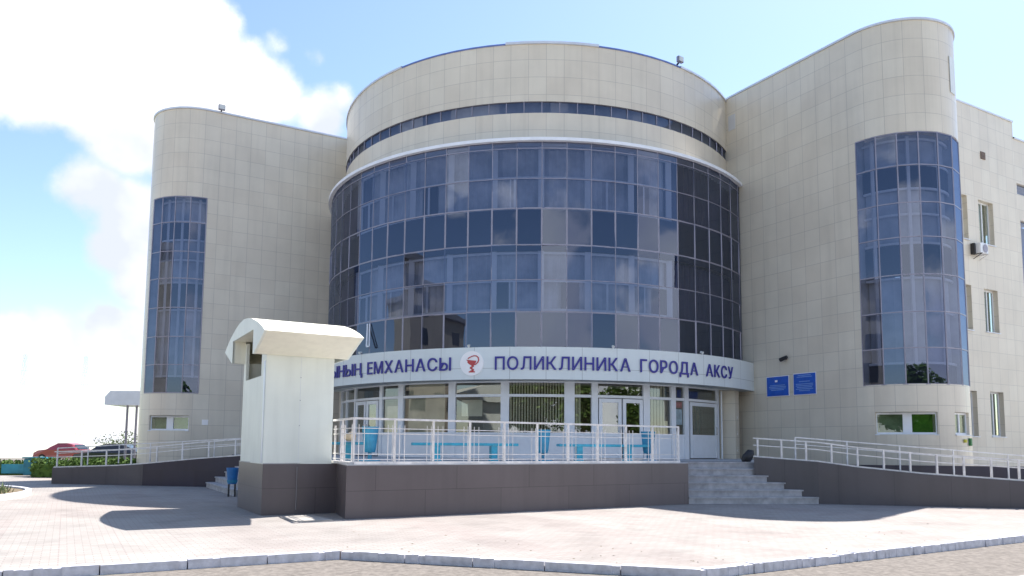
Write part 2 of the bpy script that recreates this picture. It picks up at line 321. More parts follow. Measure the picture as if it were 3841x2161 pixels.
# kerb stones, each one laid separately
kerb = tag(bpy.data.objects.new('kerb', None), kind='structure'); C.objects.link(kerb)
def kstones():
    segs = [((-5.85-8.7, 9.07-4.8), (-2.39, 10.98), .985), ((-2.39, 10.98), (2.33, 9.57), .985), ((2.33, 9.57), (9.01+8.5, 13.7+5.25), .96)]
    for a, b, ln in segs:
        a = Vector(a); b = Vector(b); d = (b-a); T = d.length; d.normalize(); n = Vector((-d.y, d.x)); k = int(round(T/ln)); ln = T/k
        for i in range(k):
            mb = MB(); p = a+d*(ln*(i+.5))+n*.07; rz = atan2(d.y, d.x)+random.uniform(-.006, .006)
            dz = random.uniform(-.006, .008); lg = ln-.016
            # chipped top front edge: a row of slices with slightly different heights
            ns = 10
            for j in range(ns):
                c = p+d*((j+.5)/ns-.5)*lg+n*0
                ch = random.choice([0, 0, 0, .004, .008, .015]) if a.x > 0 or random.random() < .4 else 0
                mb.box((c.x+n.x*ch*.5, c.y+n.y*ch*.5, -.045+dz-ch/2), (lg/ns+.0005, .15-ch, .13-ch), rz)
            mb.build('kerb_stone', M['kerb'], kerb)
kstones()

# ------------------------------------------------------------ the clinic
clinic = thing('clinic_building', 'large beige tiled clinic with a glazed round drum between two rounded wings', 'building', (0, 0, 0))

class Path:
    """plan polyline in straight and round pieces; arc length -> point and outward normal"""
    def __init__(s): s.pc = []; s.L = 0
    def line(s, a, b):
        a = Vector(a); b = Vector(b); l = (b-a).length; s.pc.append(('l', s.L, l, a, (b-a)/l)); s.L += l; return s
    def arc(s, c, r, a0, a1):
        l = abs(R(a1-a0))*r; s.pc.append(('a', s.L, l, Vector(c), r, R(a0), R(a1))); s.L += l; return s
    def at(s, t):
        for k, p in enumerate(s.pc):
            if t <= p[1]+p[2]+1e-9 or k == len(s.pc)-1:
                u = t-p[1]
                if p[0] == 'l':
                    q = p[3]+p[4]*u; return q, Vector((p[4].y, -p[4].x))
                a = p[5]+(p[6]-p[5])*u/p[2]; n = Vector((cos(a), sin(a))); return p[3]+n*p[4], n
    def onarc(s, t): return ([p for p in s.pc if t <= p[1]+p[2]+1e-6] or s.pc[-1:])[0][0] == 'a'
    def breaks(s):
        b = {0, s.L}
        for p in s.pc:
            b.add(p[1])
            if p[0] == 'a':
                k = max(2, int(abs(p[6]-p[5])/R(4)))
                for i in range(k): b.add(p[1]+p[2]*i/k)
        return b
def wall(path, z0, z1, holes=(), depth=.28, s0=0, s1=None, flip=1, uo=0.):
    mb = MB(); s1 = path.L if s1 is None else s1
    sb = {b for b in path.breaks() if s0 < b < s1} | {s0, s1}; zb = {z0, z1}
    for h in holes: sb |= {h[0], h[1]}; zb |= {h[2], h[3]}
    sb = sorted(x for x in sb if s0-1e-6 <= x <= s1+1e-6); zb = sorted(zb)
    sb = [x for i, x in enumerate(sb) if i == 0 or x-sb[i-1] > 1e-5]
    def P(t, z, d=0):
        q, n = path.at(t)
        if flip < 0 and not path.onarc(t): n = -n
        return (q.x-n.x*d, q.y-n.y*d, z)
    for i in range(len(sb)-1):
        for j in range(len(zb)-1):
            a, b, c, d = sb[i], sb[i+1], zb[j], zb[j+1]; ms, mz = (a+b)/2, (c+d)/2
            if any(h[0] < ms < h[1] and h[2] < mz < h[3] for h in holes): continue
            mb.q([P(a+1e-5, c), P(b-1e-5, c), P(b-1e-5, d), P(a+1e-5, d)], [(a+uo, c-15.5+63.1), (b+uo, c-15.5+63.1), (b+uo, d-15.5+63.1), (a+uo, d-15.5+63.1)])
    for h in holes:
        dp = h[4] if len(h) > 4 else depth
        for (a, ca, b, cb) in ((h[0], h[2], h[0], h[3]), (h[1], h[2], h[1], h[3])):
            mb.q([P(a, ca), P(b, cb), P(b, cb, dp), P(a, ca, dp)], [(a, ca), (a, cb), (a+.28, cb), (a+.28, ca)])
        ss = [x for x in sb if h[0] <= x <= h[1]]
        for z in (h[2], h[3]):
            for i in range(len(ss)-1):
                mb.q([P(ss[i], z), P(ss[i+1], z), P(ss[i+1], z, dp), P(ss[i], z, dp)], [(ss[i], z), (ss[i+1], z), (ss[i+1], z+.28), (ss[i], z+.28)])
    return mb

# --- right wing: inner wall, round nose, outer return, side wall
pR = Path().line(CORN, SR).arc(cR, 2.0, -150, 30)
endR = cR+Lr*2.0
q0 = endR+Ls*1.0
pR.line(endR, q0).line(q0, q0+Lr*8.06)
LR = pR.pc[0][2]; ARC = 2*pi*1.0
def sR(phi): return LR+2*R(phi+150)
sSide = pR.pc[3][1]
holesR = [(sR(-150)+.0, sR(-34), 3.55, 11.74, .02), (sR(-139.8), sR(-87.4), 1.97, 2.68), (sR(-69.7), sR(-46), 1.97, 2.68)]
side_win = [(5.12, 6.20, 9.83, 11.62), (5.22, 6.22, 6.22, 7.97), (5.28, 6.26, 2.04, 3.82), (3.2, 4.32, 9.85, 11.65), (3.2, 4.32, 6.2, 8.0), (3.2, 4.36, 2.03, 3.8)]
for a, b, c, d in side_win: holesR.append((sSide+a, sSide+b, c, d))
wing = wall(pR, 0, ZT, holesR).build('wing_wall', M['tile'], clinic)
# lower block further right, same plane
q1 = q0+Lr*8.06
pB = Path().line(q1, q1+Lr*14)
hb = [(.08, 3.0, 12.38, 12.86), (.22, 3.0, 5.0, 11.25)]
wall(pB, 0, 14.8, hb).build('rear_wing_wall', M['tile'], clinic)
for a, b, c, d in hb:
    mb = MB(); x0 = q1+Lr*a-Vector((Lr.y, -Lr.x))*.1; x1 = q1+Lr*b-Vector((Lr.y, -Lr.x))*.1
    mb.q([(*x0, c), (*x1, c), (*x1, d), (*x0, d)]); mb.build('window', M['cglass'], clinic)
    mb = MB(); n_ = Vector((Lr.y, -Lr.x)); mb.q([(*(x0-n_*.5), c), (*(x1-n_*.5), c), (*(x1-n_*.5), d), (*(x0-n_*.5), d)]); mb.build('window_backing', M['curtain'], clinic)
mb = MB(); e2 = q1+Ls*.0
mb.q([(*q1, 14.7), (*(q1+Ls*12), 14.7), (*(q1+Ls*12), ZT), (*q1, ZT)], [(0, 0), (12, 0), (12, .8), (0, .8)]); mb.build('rear_wing_step', M['tile'], clinic)

# --- left wing: inner wall from drum to nose (path runs the other way so flip the normal)
pL = Path().line(CORN, SL).arc(cL, 2.0, -60, -240)
endL = cL+Ls*2.0
pL.line(endL, endL+Lr*14)
LLn = pL.pc[0][2]
def sL(phi): return LLn+2*R(-60-phi)
holesL = [(sL(-60), sL(-132), 3.53, 11.74, .02), (sL(-68.8), sL(-117.7), 2.02, 2.63)]
wl = wall(pL, 0, ZT, holesL, flip=-1); wl.build('wing_wall', M['tile'], clinic)
# fix: arc normals already point outward, straight pieces are flipped -> reveals for the arc go outwards otherwise

def roofpoly(path, step=.4, s0=0, s1=None):
    s1 = path.L if s1 is None else s1; return [tuple(path.at(t)[0]) for t in sorted({b for b in path.breaks() if s0 <= b <= s1} | {s0, s1})]
rp = roofpoly(pR); rr = MB().q([(*p, 15.3) for p in rp]+[(*(q0+Lr*8.06+Ls*14), 15.3), (*(CORN+Lr*4+Ls*4), 15.3)])
rr.build('roof', M['roof'], clinic)
rp = roofpoly(pL); MB().q([(*p, 15.3) for p in rp]).build('roof', M['roof'], clinic)
MB().q([(*q1, 14.65), (*(q1+Lr*14), 14.65), (*(q1+Lr*14+Ls*12), 14.65), (*(q1+Ls*12), 14.65)]).build('roof', M['roof'], clinic)
def coping(path, z, s0, s1, flip=1, over=.05, h=.07, wid=.30, arcfix=True):
    mb = MB(); ts = sorted({b for b in path.breaks() if s0 < b < s1} | {s0, s1}); rows = []
    for t in ts:
        q, n = path.at(t)
        isarc = ([p for p in path.pc if t <= p[1]+p[2]+1e-6] or path.pc[-1:])[0][0] == 'a'
        n = n if (isarc and arcfix) else n*flip
        o = q+n*over; i = q-n*(wid-over); rows.append((o, i))
    for (o, i), (o2, i2) in zip(rows, rows[1:]):
        mb.q([(*o, z), (*o2, z), (*o2, z+h), (*o, z+h)]); mb.q([(*o, z+h), (*o2, z+h), (*i2, z+h), (*i, z+h)])
        mb.q([(*i, z-.25), (*i2, z-.25), (*i2, z+h), (*i, z+h)]); mb.q([(*o, z), (*o2, z), (*i2, z), (*i, z)])
    return mb
coping(pR, ZT, 10.5, pR.L).build('coping', M['coping'], clinic)
coping(pL, ZT, 9.5, pL.pc[1][1]+pL.pc[1][2], flip=-1).build('coping', M['coping'], clinic)
coping(pB, 14.8, 0, 14).build('coping', M['coping'], clinic)

# --- the drum
def arcp(r, a0, a1, c=D): return Path().arc(c, r, a0-90, a1-90)
d1 = arcp(R1, -104, 74)
wall(d1, 13.36, 15.43).build('drum_wall', M['tile'], clinic)
wall(d1, 11.70, 12.95).build('drum_wall', M['tile'], clinic)
d1i = arcp(R1-.06, -104, 74)
st = wall(d1i, 12.90, 13.40, uo=0).build('strip_window', M['cglass'], clinic)
wall(arcp(R1-.35, -104, 74), 12.5, 13.8).build('strip_backing', M['curtain'], clinic)
mb = MB()
for k in range(-26, 19):
    th = -.9+k*4.17
    if -104 < th < 74: mb.bar(DP(th, R1-.045, 12.94), DP(th, R1-.045, 13.37), .03)
for k in range(-26, 19):
    t0, t1 = max(-104, -.9+k*4.17), min(74, -.9+(k+1)*4.17)
    for zz in (12.95, 13.36): mb.bar(DP(t0, R1-.045, zz), DP(t1, R1-.045, zz), .03, .02)
mb.build('strip_frame', M['mull'], st)
mb = MB(); pts = [DP(a, R1, 15.25) for a in range(-180, 180, 5)]; mb.q(pts); mb.build('roof', M['roof'], clinic)
for a0, a1, h, o in ((-104, -38, .07, .05), (-38, -9.5, .05, .03), (-9.5, 12.5, .085, .06), (12.5, 36, .05, .03), (36, 74, .07, .05)):
    p_ = arcp(R1, a0, a1); coping(p_, 15.43, 0, p_.L, h=h, over=o).build('coping', M['coping'] if h != .05 else pmat('blue_coping_film', (.12, .18, .45), .4, noise=.1), clinic)
def ring(r0, r1, z0, z1, a0, a1, step=3):
    mb = MB(); n = int((a1-a0)/step)
    for k in range(n):
        a, b = a0+(a1-a0)*k/n, a0+(a1-a0)*(k+1)/n
        mb.q([DP(a, r1, z0), DP(b, r1, z0), DP(b, r1, z1), DP(a, r1, z1)], [(R(a)*r1, z0), (R(b)*r1, z0), (R(b)*r1, z1), (R(a)*r1, z1)])
        mb.q([DP(a, r1, z1), DP(b, r1, z1), DP(b, r0, z1), DP(a, r0, z1)])
        mb.q([DP(a, r1, z0), DP(b, r1, z0), DP(b, r0, z0), DP(a, r0, z0)])
    return mb
ring(R1-.05, R2+.14, 11.70, 11.81, -100, 66, 2).build('ledge', M['iframe'], clinic)

# --- curtain wall of mirror glass
PIT = 5.303
TH = [-.89+PIT*k for k in range(-17, 13)]
ROWS = [4.66, 5.92, 6.99, 8.17, 9.41, 10.43, 11.47, 11.70]
def panes(c, r, ths, zs, pf, tilt=.0065):
    mb = MB()
    for i in range(len(ths)-1):
        for j in range(len(zs)-1):
            o = [random.gauss(0, tilt) for _ in range(3)]; o.append(o[0]+o[2]-o[1])
            g = .012
            a0, a1 = ths[i], ths[i+1]; z0, z1 = zs[j]+g, zs[j+1]-g
            mb.q([pf(a0, r+o[0], z0), pf(a1, r+o[1], z0), pf(a1, r+o[2], z1), pf(a0, r+o[3], z1)])
    return mb
cw = panes(D, R2, TH, ROWS, DP).build('curtain_wall', M['cglass'], clinic)
mb = MB()
for j in range(len(ROWS)-1):
    wv = .055 if j in (0, 3) else .024
    for th in TH: mb.bar(DP(th, R2-.02, ROWS[j]), DP(th, R2-.02, ROWS[j+1]), wv, .06)
for z in ROWS:
    hv = .05 if z in (5.92, 8.17, 9.41) else .026
    for a, b in zip(TH, TH[1:]): mb.bar(DP(a, R2-.02, z), DP(b, R2-.02, z), .05, hv)
mb.build('mullions', M['mull'], cw)
# the storeys behind the glass: dark floor bands, windows with white frames and curtains
RI = R2-.42
def cyl(r, z0, z1, a0, a1, step=2.65):
    mb = MB(); n = max(1, int((a1-a0)/step))
    for k in range(n):
        a, b = a0+(a1-a0)*k/n, a0+(a1-a0)*(k+1)/n
        mb.q([DP(a, r, z0), DP(b, r, z0), DP(b, r, z1), DP(a, r, z1)], [(R(a)*r, z0), (R(b)*r, z0), (R(b)*r, z1), (R(a)*r, z1)])
    return mb
for z0, z1 in ((4.6, 5.98), (8.05, 9.46)):
    cyl(RI+.1, z0, z1, -92, 64).build('floor_band', M['spandrel'], clinic)
for z0, z1 in ((5.98, 8.05), (9.46, 11.7)):
    iw = MB(); iwd = MB(); iwe = MB()
    k = 0; a = -92.
    while a < 64:
        b = a+PIT
        # curtains hang in shallow folds, some windows stand dark
        r_ = RI-.12
        for s_ in range(6):
            t0, t1 = a+PIT*s_/6, a+PIT*(s_+1)/6
            (iw if -50 < a < 29 else (iwd if a > 0 else iwe)).q([DP(t0, r_+(.03 if s_ % 2 else -.03), z0), DP(t1, r_+(-.03 if s_ % 2 else .03), z0), DP(t1, r_+(-.03 if s_ % 2 else .03), z1), DP(t0, r_+(.03 if s_ % 2 else -.03), z1)])
        a = b
    iw.build('curtains', M['curtain'], clinic); iwd.build('curtains', M['dcurtain'], clinic); iwe.build('curtains', M['dcurtain'], clinic)
    fr = MB(); k = 0; th = -1.0+10.55*-5
    while th < 34:
        fr.bar(DP(th, RI, z0), DP(th, RI, z1), .20, .12)
        if th+10.55 < 34:
            for s_ in range(4):
                t0, t1 = th+10.55*s_/4, th+10.55*(s_+1)/4
                for zz, hh in ((z0+.06, .10), (z1-.06, .08), ((z0+z1)/2+.02, .07)):
                    fr.bar(DP(t0, RI, zz), DP(t1, RI, zz), .06, hh)
            if k % 2 == 0: fr.bar(DP(th+4.6, RI, z0), DP(th+4.6, RI, (z0+z1)/2), .07, .06)
            if k % 3 == 1: fr.bar(DP(th+3.6, RI-.04, z0), DP(th+3.6, RI-.04, (z0+z1)/2), .05, .06)
        th += 10.55; k += 1
    fr.build('inner_window_frames', M['iframe'], clinic)
    for th in ((-12.5, 3.5, 26) if z0 < 7 else (-30, 21)):
        dk = MB(); dk.q([DP(th, RI-.05, z0+.08), DP(th+4.2, RI-.05, z0+.08), DP(th+4.2, RI-.05, (z0+z1)/2), DP(th, RI-.05, (z0+z1)/2)]); dk.build('open_casement', M['spandrel'], clinic)
# one tilted-open pane at the lower left of the curtain wall
mb = MB(); mb.bar(DP(-44.0, R2+.03, 5.85), DP(-42.7, R2+.20, 5.0), .05); mb.bar(DP(-43.2, R2+.03, 5.85), DP(-41.9, R2+.18, 5.0), .04); mb.bar(DP(-42.7, R2+.20, 5.0), DP(-41.9, R2+.18, 5.0), .05)
mb.build('tilted_sash', M['white'], cw)

# --- sign band
fas = ring(R2-.1, R3, 3.64, 4.69, -72, 58.5, 3.5)
fas = fas.build('sign_band', M['band'], clinic)
mb = MB(); mb.q([DP(58.5, R3, 3.64), DP(58.5, RG, 3.64), DP(58.5, RG, 4.69), DP(58.5, R3, 4.69)]); mb.build('band_end', M['band'], clinic)
cyl(RG-.02, 3.7, 4.7, -80, 62).build('band_backing', M['spandrel'], clinic)
ring(RG-.3, R3-.02, 3.66, 3.67, -72, 58, 3.5).build('soffit', M['cream'], clinic)

def glyph_mesh(ch, size, bold=.022):
    c = bpy.data.curves.new('glyph', 'FONT'); c.body = ch; c.size = .576; c.offset = .0077 if ch == 'Ы' else .007; c.extrude = .012; c.resolution_u = 6
    o = bpy.data.objects.new('glyph', c); C.objects.link(o); bpy.context.view_layer.update()
    dg = bpy.context.evaluated_depsgraph_get(); me = bpy.data.meshes.new_from_object(o.evaluated_get(dg))
    v = [tuple(x.co) for x in me.vertices]; f = [tuple(p.vertices) for p in me.polygons]
    bpy.data.objects.remove(o); bpy.data.curves.remove(c); bpy.data.meshes.remove(me)
    return v, f
def word(text, th0, th1, zb, cap, slant=0.):
    """letters standing on the band between two angles"""
    size = cap/.729; gl = [glyph_mesh(ch, size) if ch != ' ' else None for ch in text]
    wd = []; gap = .075*cap/.42
    for g in gl:
        xs = [p[0] for p in g[0]]; wd.append((min(xs), max(xs)))
    tot = sum(b-a for a, b in wd)+gap*(len(gl)-1); arc = R(th1-th0)*R3; k = (arc-gap*(len(gl)-1))/(tot-gap*(len(gl)-1))
    mb = MB(); x = R(th0)*R3
    for g, (a, b) in zip(gl, wd):
        off = len(mb.v)
        for (px, py, pz) in g[0]:
            t = (x+(px-a)*k)/R3; r = R3+.03+pz
            mb.v.append((D.x+r*sin(t), D.y-r*cos(t), zb+py+slant*(t-R(th0))))
        for f in g[1]: mb.f.append(tuple(off+i for i in f)); mb.uv.append([(0, 0)]*len(f))
        x += (b-a)*k+gap
    return mb
for txt, a, b in (('ЫНЫҢ', -54.6, -41.6), ('ЕМХАНАСЫ', -39.9, -18.8), ('ПОЛИКЛИНИКА', -9.9, 16.8), ('ГОРОДА', 18.9, 33.2), ('АКСУ', 35.6, 45.2)):
    word(txt, a, b, 3.95, .42).build('lettering', M['navy'], fas)
# round emblem: cup with a snake
TE = -14.5
def EP(x, z, d=0.): t = R(TE)+x/R3; return (D.x+(R3+d)*sin(t), D.y-(R3+d)*cos(t), 4.165+z)
mb = MB(); n = 40
pts = [EP(.40*cos(2*pi*i/n), .40*sin(2*pi*i/n), .03) for i in range(n)]
pb = [EP(.40*cos(2*pi*i/n), .40*sin(2*pi*i/n), .0) for i in range(n)]
mb.q(pts)
for i in range(n): mb.q([pb[i], pb[(i+1) % n], pts[(i+1) % n], pts[i]])
em = mb.build('emblem_disc', M['disc'], fas)
mb = MB()
def stroke(ps, ws, d=.037):
    for i in range(len(ps)-1):
        a, b = Vector(ps[i]), Vector(ps[i+1]); t = (b-a).normalized(); nn = Vector((-t.y, t.x))
        w0, w1 = ws[i]/2, ws[i+1]/2
        mb.q([EP(*(a-nn*w0-t*.004), d), EP(*(b-nn*w1+t*.004), d), EP(*(b+nn*w1+t*.004), d+.001), EP(*(a+nn*w0-t*.004), d+.001)])
# bowl
bowl = [(-.19, .12), (-.14, .07), (-.15, .03), (-.10, -.02), (-.03, -.06), (.02, -.07), (.07, -.05), (.12, -.01), (.15, .05), (.15, .08)]
mb.q([EP(x, z, .037) for x, z in bowl])
# stem and foot
stroke([(.01, -.05), (.01, -.27)], [.035, .035]); stroke([(-.09, -.28), (.11, -.28)], [.04, .04]); stroke([(-.05, -.25), (.07, -.25)], [.03, .03])
# snake: coils round the stem, rises and hangs its head over the bowl
sn = []
for i in range(28):
    t = i/27; sn.append((.01+.055*sin(t*3.2*pi), -.24+t*.19))
stroke(sn, [.028+.012*sin(i/27*pi) for i in range(28)], .039)
sn = [(.06, -.05), (.13, -.04), (.20, .02), (.235, .10), (.22, .18), (.16, .235), (.08, .245), (0, .225), (-.07, .19), (-.11, .165), (-.13, .15)]
stroke(sn, [.03, .034, .038, .04, .04, .036, .034, .032, .034, .045, .02], .039)
mb.build('cup_and_snake', M['red'], em)

# --- entrance glazing under the band
def em_bar(mb, th, z0, z1, wd, r=RG, dp=.09): mb.bar(DP(th, r, z0), DP(th, r, z1), dp, wd) if False else mb.box((*DP(th, r), (z0+z1)/2), (wd, dp, z1-z0), R(th))
mem = [(-69, .16), (-62.5, .1), (-55.8, .12), (-43.1, .16), (-36, .24), (-21.5, .26), (-8.9, .28), (5.6, .34), (11.4, .22), (24.4, .26), (32.3, .22), (36.7, .22), (50.6, .14)]
fr = MB()
for th, wd in mem: em_bar(fr, th, 1.1, 3.72, wd)
spans = [(mem[i][0], mem[i+1][0]) for i in range(len(mem)-1)]
doors = {(-55.8, -43.1), (11.4, 24.4), (36.7, 50.6)}
def hbar(mb, a, b, z, h, r=RG, d=.07):
    n = max(1, int((b-a)/4))
    for k in range(n): mb.bar(DP(a+(b-a)*k/n, r, z), DP(a+(b-a)*(k+1)/n, r, z), d, h)
for a, b in spans:
    hbar(fr, a, b, 3.19, .09); hbar(fr, a, b, 3.66, .08)
    if (a, b) not in doors: hbar(fr, a, b, 1.92, .07)
frame = fr.build('entrance_frame', M['white'], clinic)
for a, b in spans:
    if (a, b) not in doors:
        pn = MB(); n = max(1, int((b-a)/3))
        for k in range(n):
            t0, t1 = a+(b-a)*k/n, a+(b-a)*(k+1)/n
            pn.q([DP(t0, RG+.015, 1.1), DP(t1, RG+.015, 1.1), DP(t1, RG+.015, 1.9), DP(t0, RG+.015, 1.9)])
        pn.build('entrance_panel', M['white'], frame)
    for z0, z1 in [(3.23, 3.64)]+([] if (a, b) in doors else [(1.95, 3.15)]):
        o_ = random.gauss(0, .012); gl = MB()
        gl.q([DP(a+.4, RG-.03, z0), DP(b-.4, RG-.03+o_, z0), DP(b-.4, RG-.03+o_, z1), DP(a+.4, RG-.03, z1)]); gl.build('entrance_pane', M['eglass'], frame)
def door(t0, t1, z0, z1, hs):
    """one leaf between two angles, flat"""
    a = Vector(DP(t0, RG+.02)); b = Vector(DP(t1, RG+.02)); u = (b-a); W = u.length; u.normalize(); n = Vector((u.y, -u.x))
    rz = atan2(u.y, u.x)
    def bx(mb, x0, x1, c0, c1, d0=-.03, d1=.03):
        c = a+u*(x0+x1)/2+n*((d0+d1)/2); mb.box((c.x, c.y, (c0+c1)/2), (x1-x0, d1-d0, c1-c0), rz); return mb
    mb = MB(); bx(mb, .01, .13, z0, z1); bx(mb, W-.13, W-.01, z0, z1); bx(mb, .13, W-.13, z1-.13, z1); bx(mb, .13, W-.13, 1.86, 1.96); bx(mb, .13, W-.13, z0, 1.86, -.02, .02); bx(mb, .18, W-.18, z0+.1, 1.78, .02, .03)
    o = mb.build('door', M['white'], clinic)
    bx(MB(), .12, W-.12, 1.94, z1-.12, -.004, .004).build('door_pane', M['eglass'], o)
    h = MB(); x = W-.08 if hs else .08; c = a+u*x+n*.07
    h.tube((c.x, c.y, 1.98), (c.x, c.y, 2.25), .014); c2 = a+u*x+n*.03
    for zc in (1.99, 2.24): h.tube((c.x, c.y, zc), (c2.x, c2.y, zc), .012)
    h.build('handle', M['rim'], o)
door(-55.0, -49.6, 1.13, 3.12, 1); door(-49.3, -44.0, 1.13, 3.12, 0)
door(12.3, 17.9, 1.13, 3.12, 1); door(18.1, 23.4, 1.13, 3.12, 0); door(37.9, 49.9, 1.13, 3.12, 1)
# lobby behind the glass
cyl(RG-3.0, 1.1, 4.0, -80, 64, 6).build('lobby_wall', M['room'], clinic)
mb = MB(); mb.q([DP(a, RG-.05, 1.12) for a in range(-76, 60, 4)]+[DP(a, RG-3.1, 1.12) for a in range(59, -77, -4)]); mb.build('lobby_floor', M['room'], clinic)
mb = MB(); mb.q([DP(a, RG-.05, 3.74) for a in range(-76, 60, 4)]+[DP(a, RG-3.1, 3.74) for a in range(59, -77, -4)]); mb.build('lobby_ceiling', M['blind'], clinic)
def blinds(a0, a1, n, z0, z1, mat, r=RG-.14, name='blind', fill=.55):
    mb = MB()
    for k in range(n):
        t = a0+(a1-a0)*(k+.5)/n; w_ = (a1-a0)/n*fill
        mb.q([DP(t-w_/2, r, z0), DP(t+w_/2, r-.04, z0), DP(t+w_/2, r-.04, z1), DP(t-w_/2, r, z1)])
    mb.build(name, mat, clinic)
blinds(-8, 5, 20, 1.95, 3.7, M['blind']); blinds(-34.5, -24, 16, 1.95, 3.7, M['blind'], fill=.9)
blinds(25.5, 31, 6, 1.95, 3.7, M['blind'], fill=.95); blinds(-19.5, -14.5, 5, 2.5, 3.05, M['blind'], fill=1.); blinds(6.5, 8.5, 3, 1.95, 3.7, M['blind'], fill=.9)
blinds(38.6, 44, 5, 1.95, 3.1, M['greyblind'], fill=.8); blinds(44.5, 49.5, 5, 1.95, 3.1, M['blind'], fill=.5); blinds(-42, -37.5, 4, 1.95, 2.9, M['blind'], fill=1.)  # the single door's blinds are added to brighten its pane
mb = MB(); mb.q([DP(33.4, RG-.05, 2.3), DP(35.7, RG-.05, 2.3), DP(35.7, RG-.05, 2.85), DP(33.4, RG-.05, 2.85)]); mb.build('poster', M['poster'], frame)
mb = MB(); mb.q([DP(33.4, RG-.05, 2.9), DP(35.7, RG-.05, 2.9), DP(35.7, RG-.05, 3.1), DP(33.4, RG-.05, 3.1)]); mb.build('poster', M['poster2'], frame)
# tiled jamb at each side of the glazing
for a0, a1 in ((51.6, 64), (-90, -70)):
    p_ = arcp(RG+.03, a0, a1); wall(p_, 1.0, 3.75).build('jamb_wall', M['tile'], clinic)
pl_ = MB(); pl_.box((*DP(54.6, RG+.28), 2.37), (.42, .50, 2.56), R(54.6), uvs=True); pil = pl_.build('pilaster', M['tile'], clinic)
for z in (1.45, 2.05, 2.65):
    mb = MB()
    for i in range(6):
        a = random.uniform(-.06, .06); b = random.uniform(-.08, .08); c = Vector(DP(54.6, RG+.535))+Vector((cos(R(54.6)), sin(R(54.6))))*a
        mb.box((c.x, c.y, z+b), (.035, .01, .02), R(54.6))
    tag(mb.build('worn_paint', M['disc'], pil), kind='stuff')
mb = MB(); mb.tube(DP(51.4, RG+.12, 1.1), DP(51.4, RG+.12, 3.6), .03); mb.build('drainpipe', M['white'], clinic)

# --- glass of the two noses
NZ = [3.55, 4.70, 5.85, 7.05, 8.27, 9.40, 10.63, 11.72]
def nose(c, angs, rr=2.0):
    f = lambda a, r, z: (c.x+r*cos(R(a)), c.y+r*sin(R(a)), z)
    g = panes(c, rr, sorted(angs), NZ, f, tilt=.003).build('nose_glazing', M['cglass'], clinic)
    mb = MB()
    for a in angs: mb.bar(f(a, rr-.015, NZ[0]), f(a, rr-.015, NZ[-1]), .04, .05)
    for z in NZ:
        for a, b in zip(angs, angs[1:]): mb.bar(f(a, rr-.015, z), f(b, rr-.015, z), .05, .035)
    mb.build('mullions', M['mull'], g)
    a0, a1 = angs[0], angs[-1]; r_ = rr-.35; sg = 1 if a1 > a0 else -1
    bds = [MB() for _ in range(3)]; cu = MB(); fm = MB(); n = 12
    for k in range(n):
        t0, t1 = a0+(a1-a0)*k/n, a0+(a1-a0)*(k+1)/n
        for bd, (z0, z1) in zip(bds, ((3.5, 4.2), (7.05, 8.1), (10.0, 10.7))): bd.q([f(t0, r_, z0), f(t1, r_, z0), f(t1, r_, z1), f(t0, r_, z1)])
        for z0, z1 in ((4.2, 7.05), (8.1, 10.0), (10.7, 11.8)): cu.q([f(t0, r_-.12+(.03 if k % 2 else 0), z0), f(t1, r_-.12+(0 if k % 2 else .03), z0), f(t1, r_-.12+(0 if k % 2 else .03), z1), f(t0, r_-.12+(.03 if k % 2 else 0), z1)])
        for z in (4.25, 5.9, 7.0, 8.15, 9.1, 9.95, 10.75, 11.6): fm.bar(f(t0, r_, z), f(t1, r_, z), .05, .07)
    for t in (.1, .42, .74): fm.bar(f(a0+(a1-a0)*t, r_, 4.2), f(a0+(a1-a0)*t, r_, 11.7), .10, .08)
    for aa in (a0-sg*2, a1+sg*2):
        MB().q([f(aa, rr-.03, 3.4), f(aa, .1, 3.4), f(aa, .1, 11.9), f(aa, rr-.03, 11.9)]).build('partition', M['curtain'], clinic)
    for bd in bds: bd.build('floor_band', M['spandrel'], clinic)
    cu.build('curtains', M['curtain'], clinic); fm.build('inner_window_frames', M['iframe'], clinic)
nose(cR, [-150, -131, -113, -94.5, -75.5, -56, -34]); nose(cL, [-60, -78, -96, -114, -132])

# --- windows set in the wall openings
def window(P0, P1, n, z0, z1, split=.5, inset=.22, backmat=None, back2=None, mid=None, name='window', fwd=.06):
    """P0,P1 plan points of the opening on the wall face, n outward normal"""
    u = (P1-P0); W = u.length; u = u/W; rz = atan2(u.y, u.x); base = P0-n*inset
    def bx(mb, x0, x1, c0, c1, d0, d1):
        c = base+u*(x0+x1)/2+n*((d0+d1)/2); mb.box((c.x, c.y, (c0+c1)/2), (x1-x0, abs(d1-d0), c1-c0), rz); return mb
    fr = MB(); bx(fr, 0, fwd, z0, z1, -.03, .03); bx(fr, W-fwd, W, z0, z1, -.03, .03); bx(fr, fwd, W-fwd, z1-fwd, z1, -.03, .03); bx(fr, fwd, W-fwd, z0, z0+fwd, -.03, .03)
    mw = mid or fwd; bx(fr, W*split-mw/2, W*split+mw/2, z0+fwd, z1-fwd, -.03, .035)
    o = fr.build('window', M['white'], clinic)
    g = MB(); bx(g, fwd, W*split-mw/2, z0+fwd, z1-fwd, -.005, .005); bx(g, W*split+mw/2, W-fwd, z0+fwd, z1-fwd, -.005, .005); g.build('pane', M['wglass'], o)
    b = MB(); bx(b, -.05, W*split, z0-.05, z1+.05, -.16, -.15); b.build('blind', backmat or M['blind'], o)
    b = MB(); bx(b, W*split+.001, W+.05, z0-.05, z1+.05, -.16, -.15); b.build('blind', back2 or backmat or M['blind'], o)
    s = MB(); bx(s, -.02, W+.02, z0-.035, z0-.002, -.02, inset+.05); s.build('sill', M['coping'], o)
nS = Vector((Lr.y, -Lr.x))
for a, b, c, d in side_win: window(q0+Lr*a, q0+Lr*b, nS, c, d, split=.52, backmat=M['wblind'])
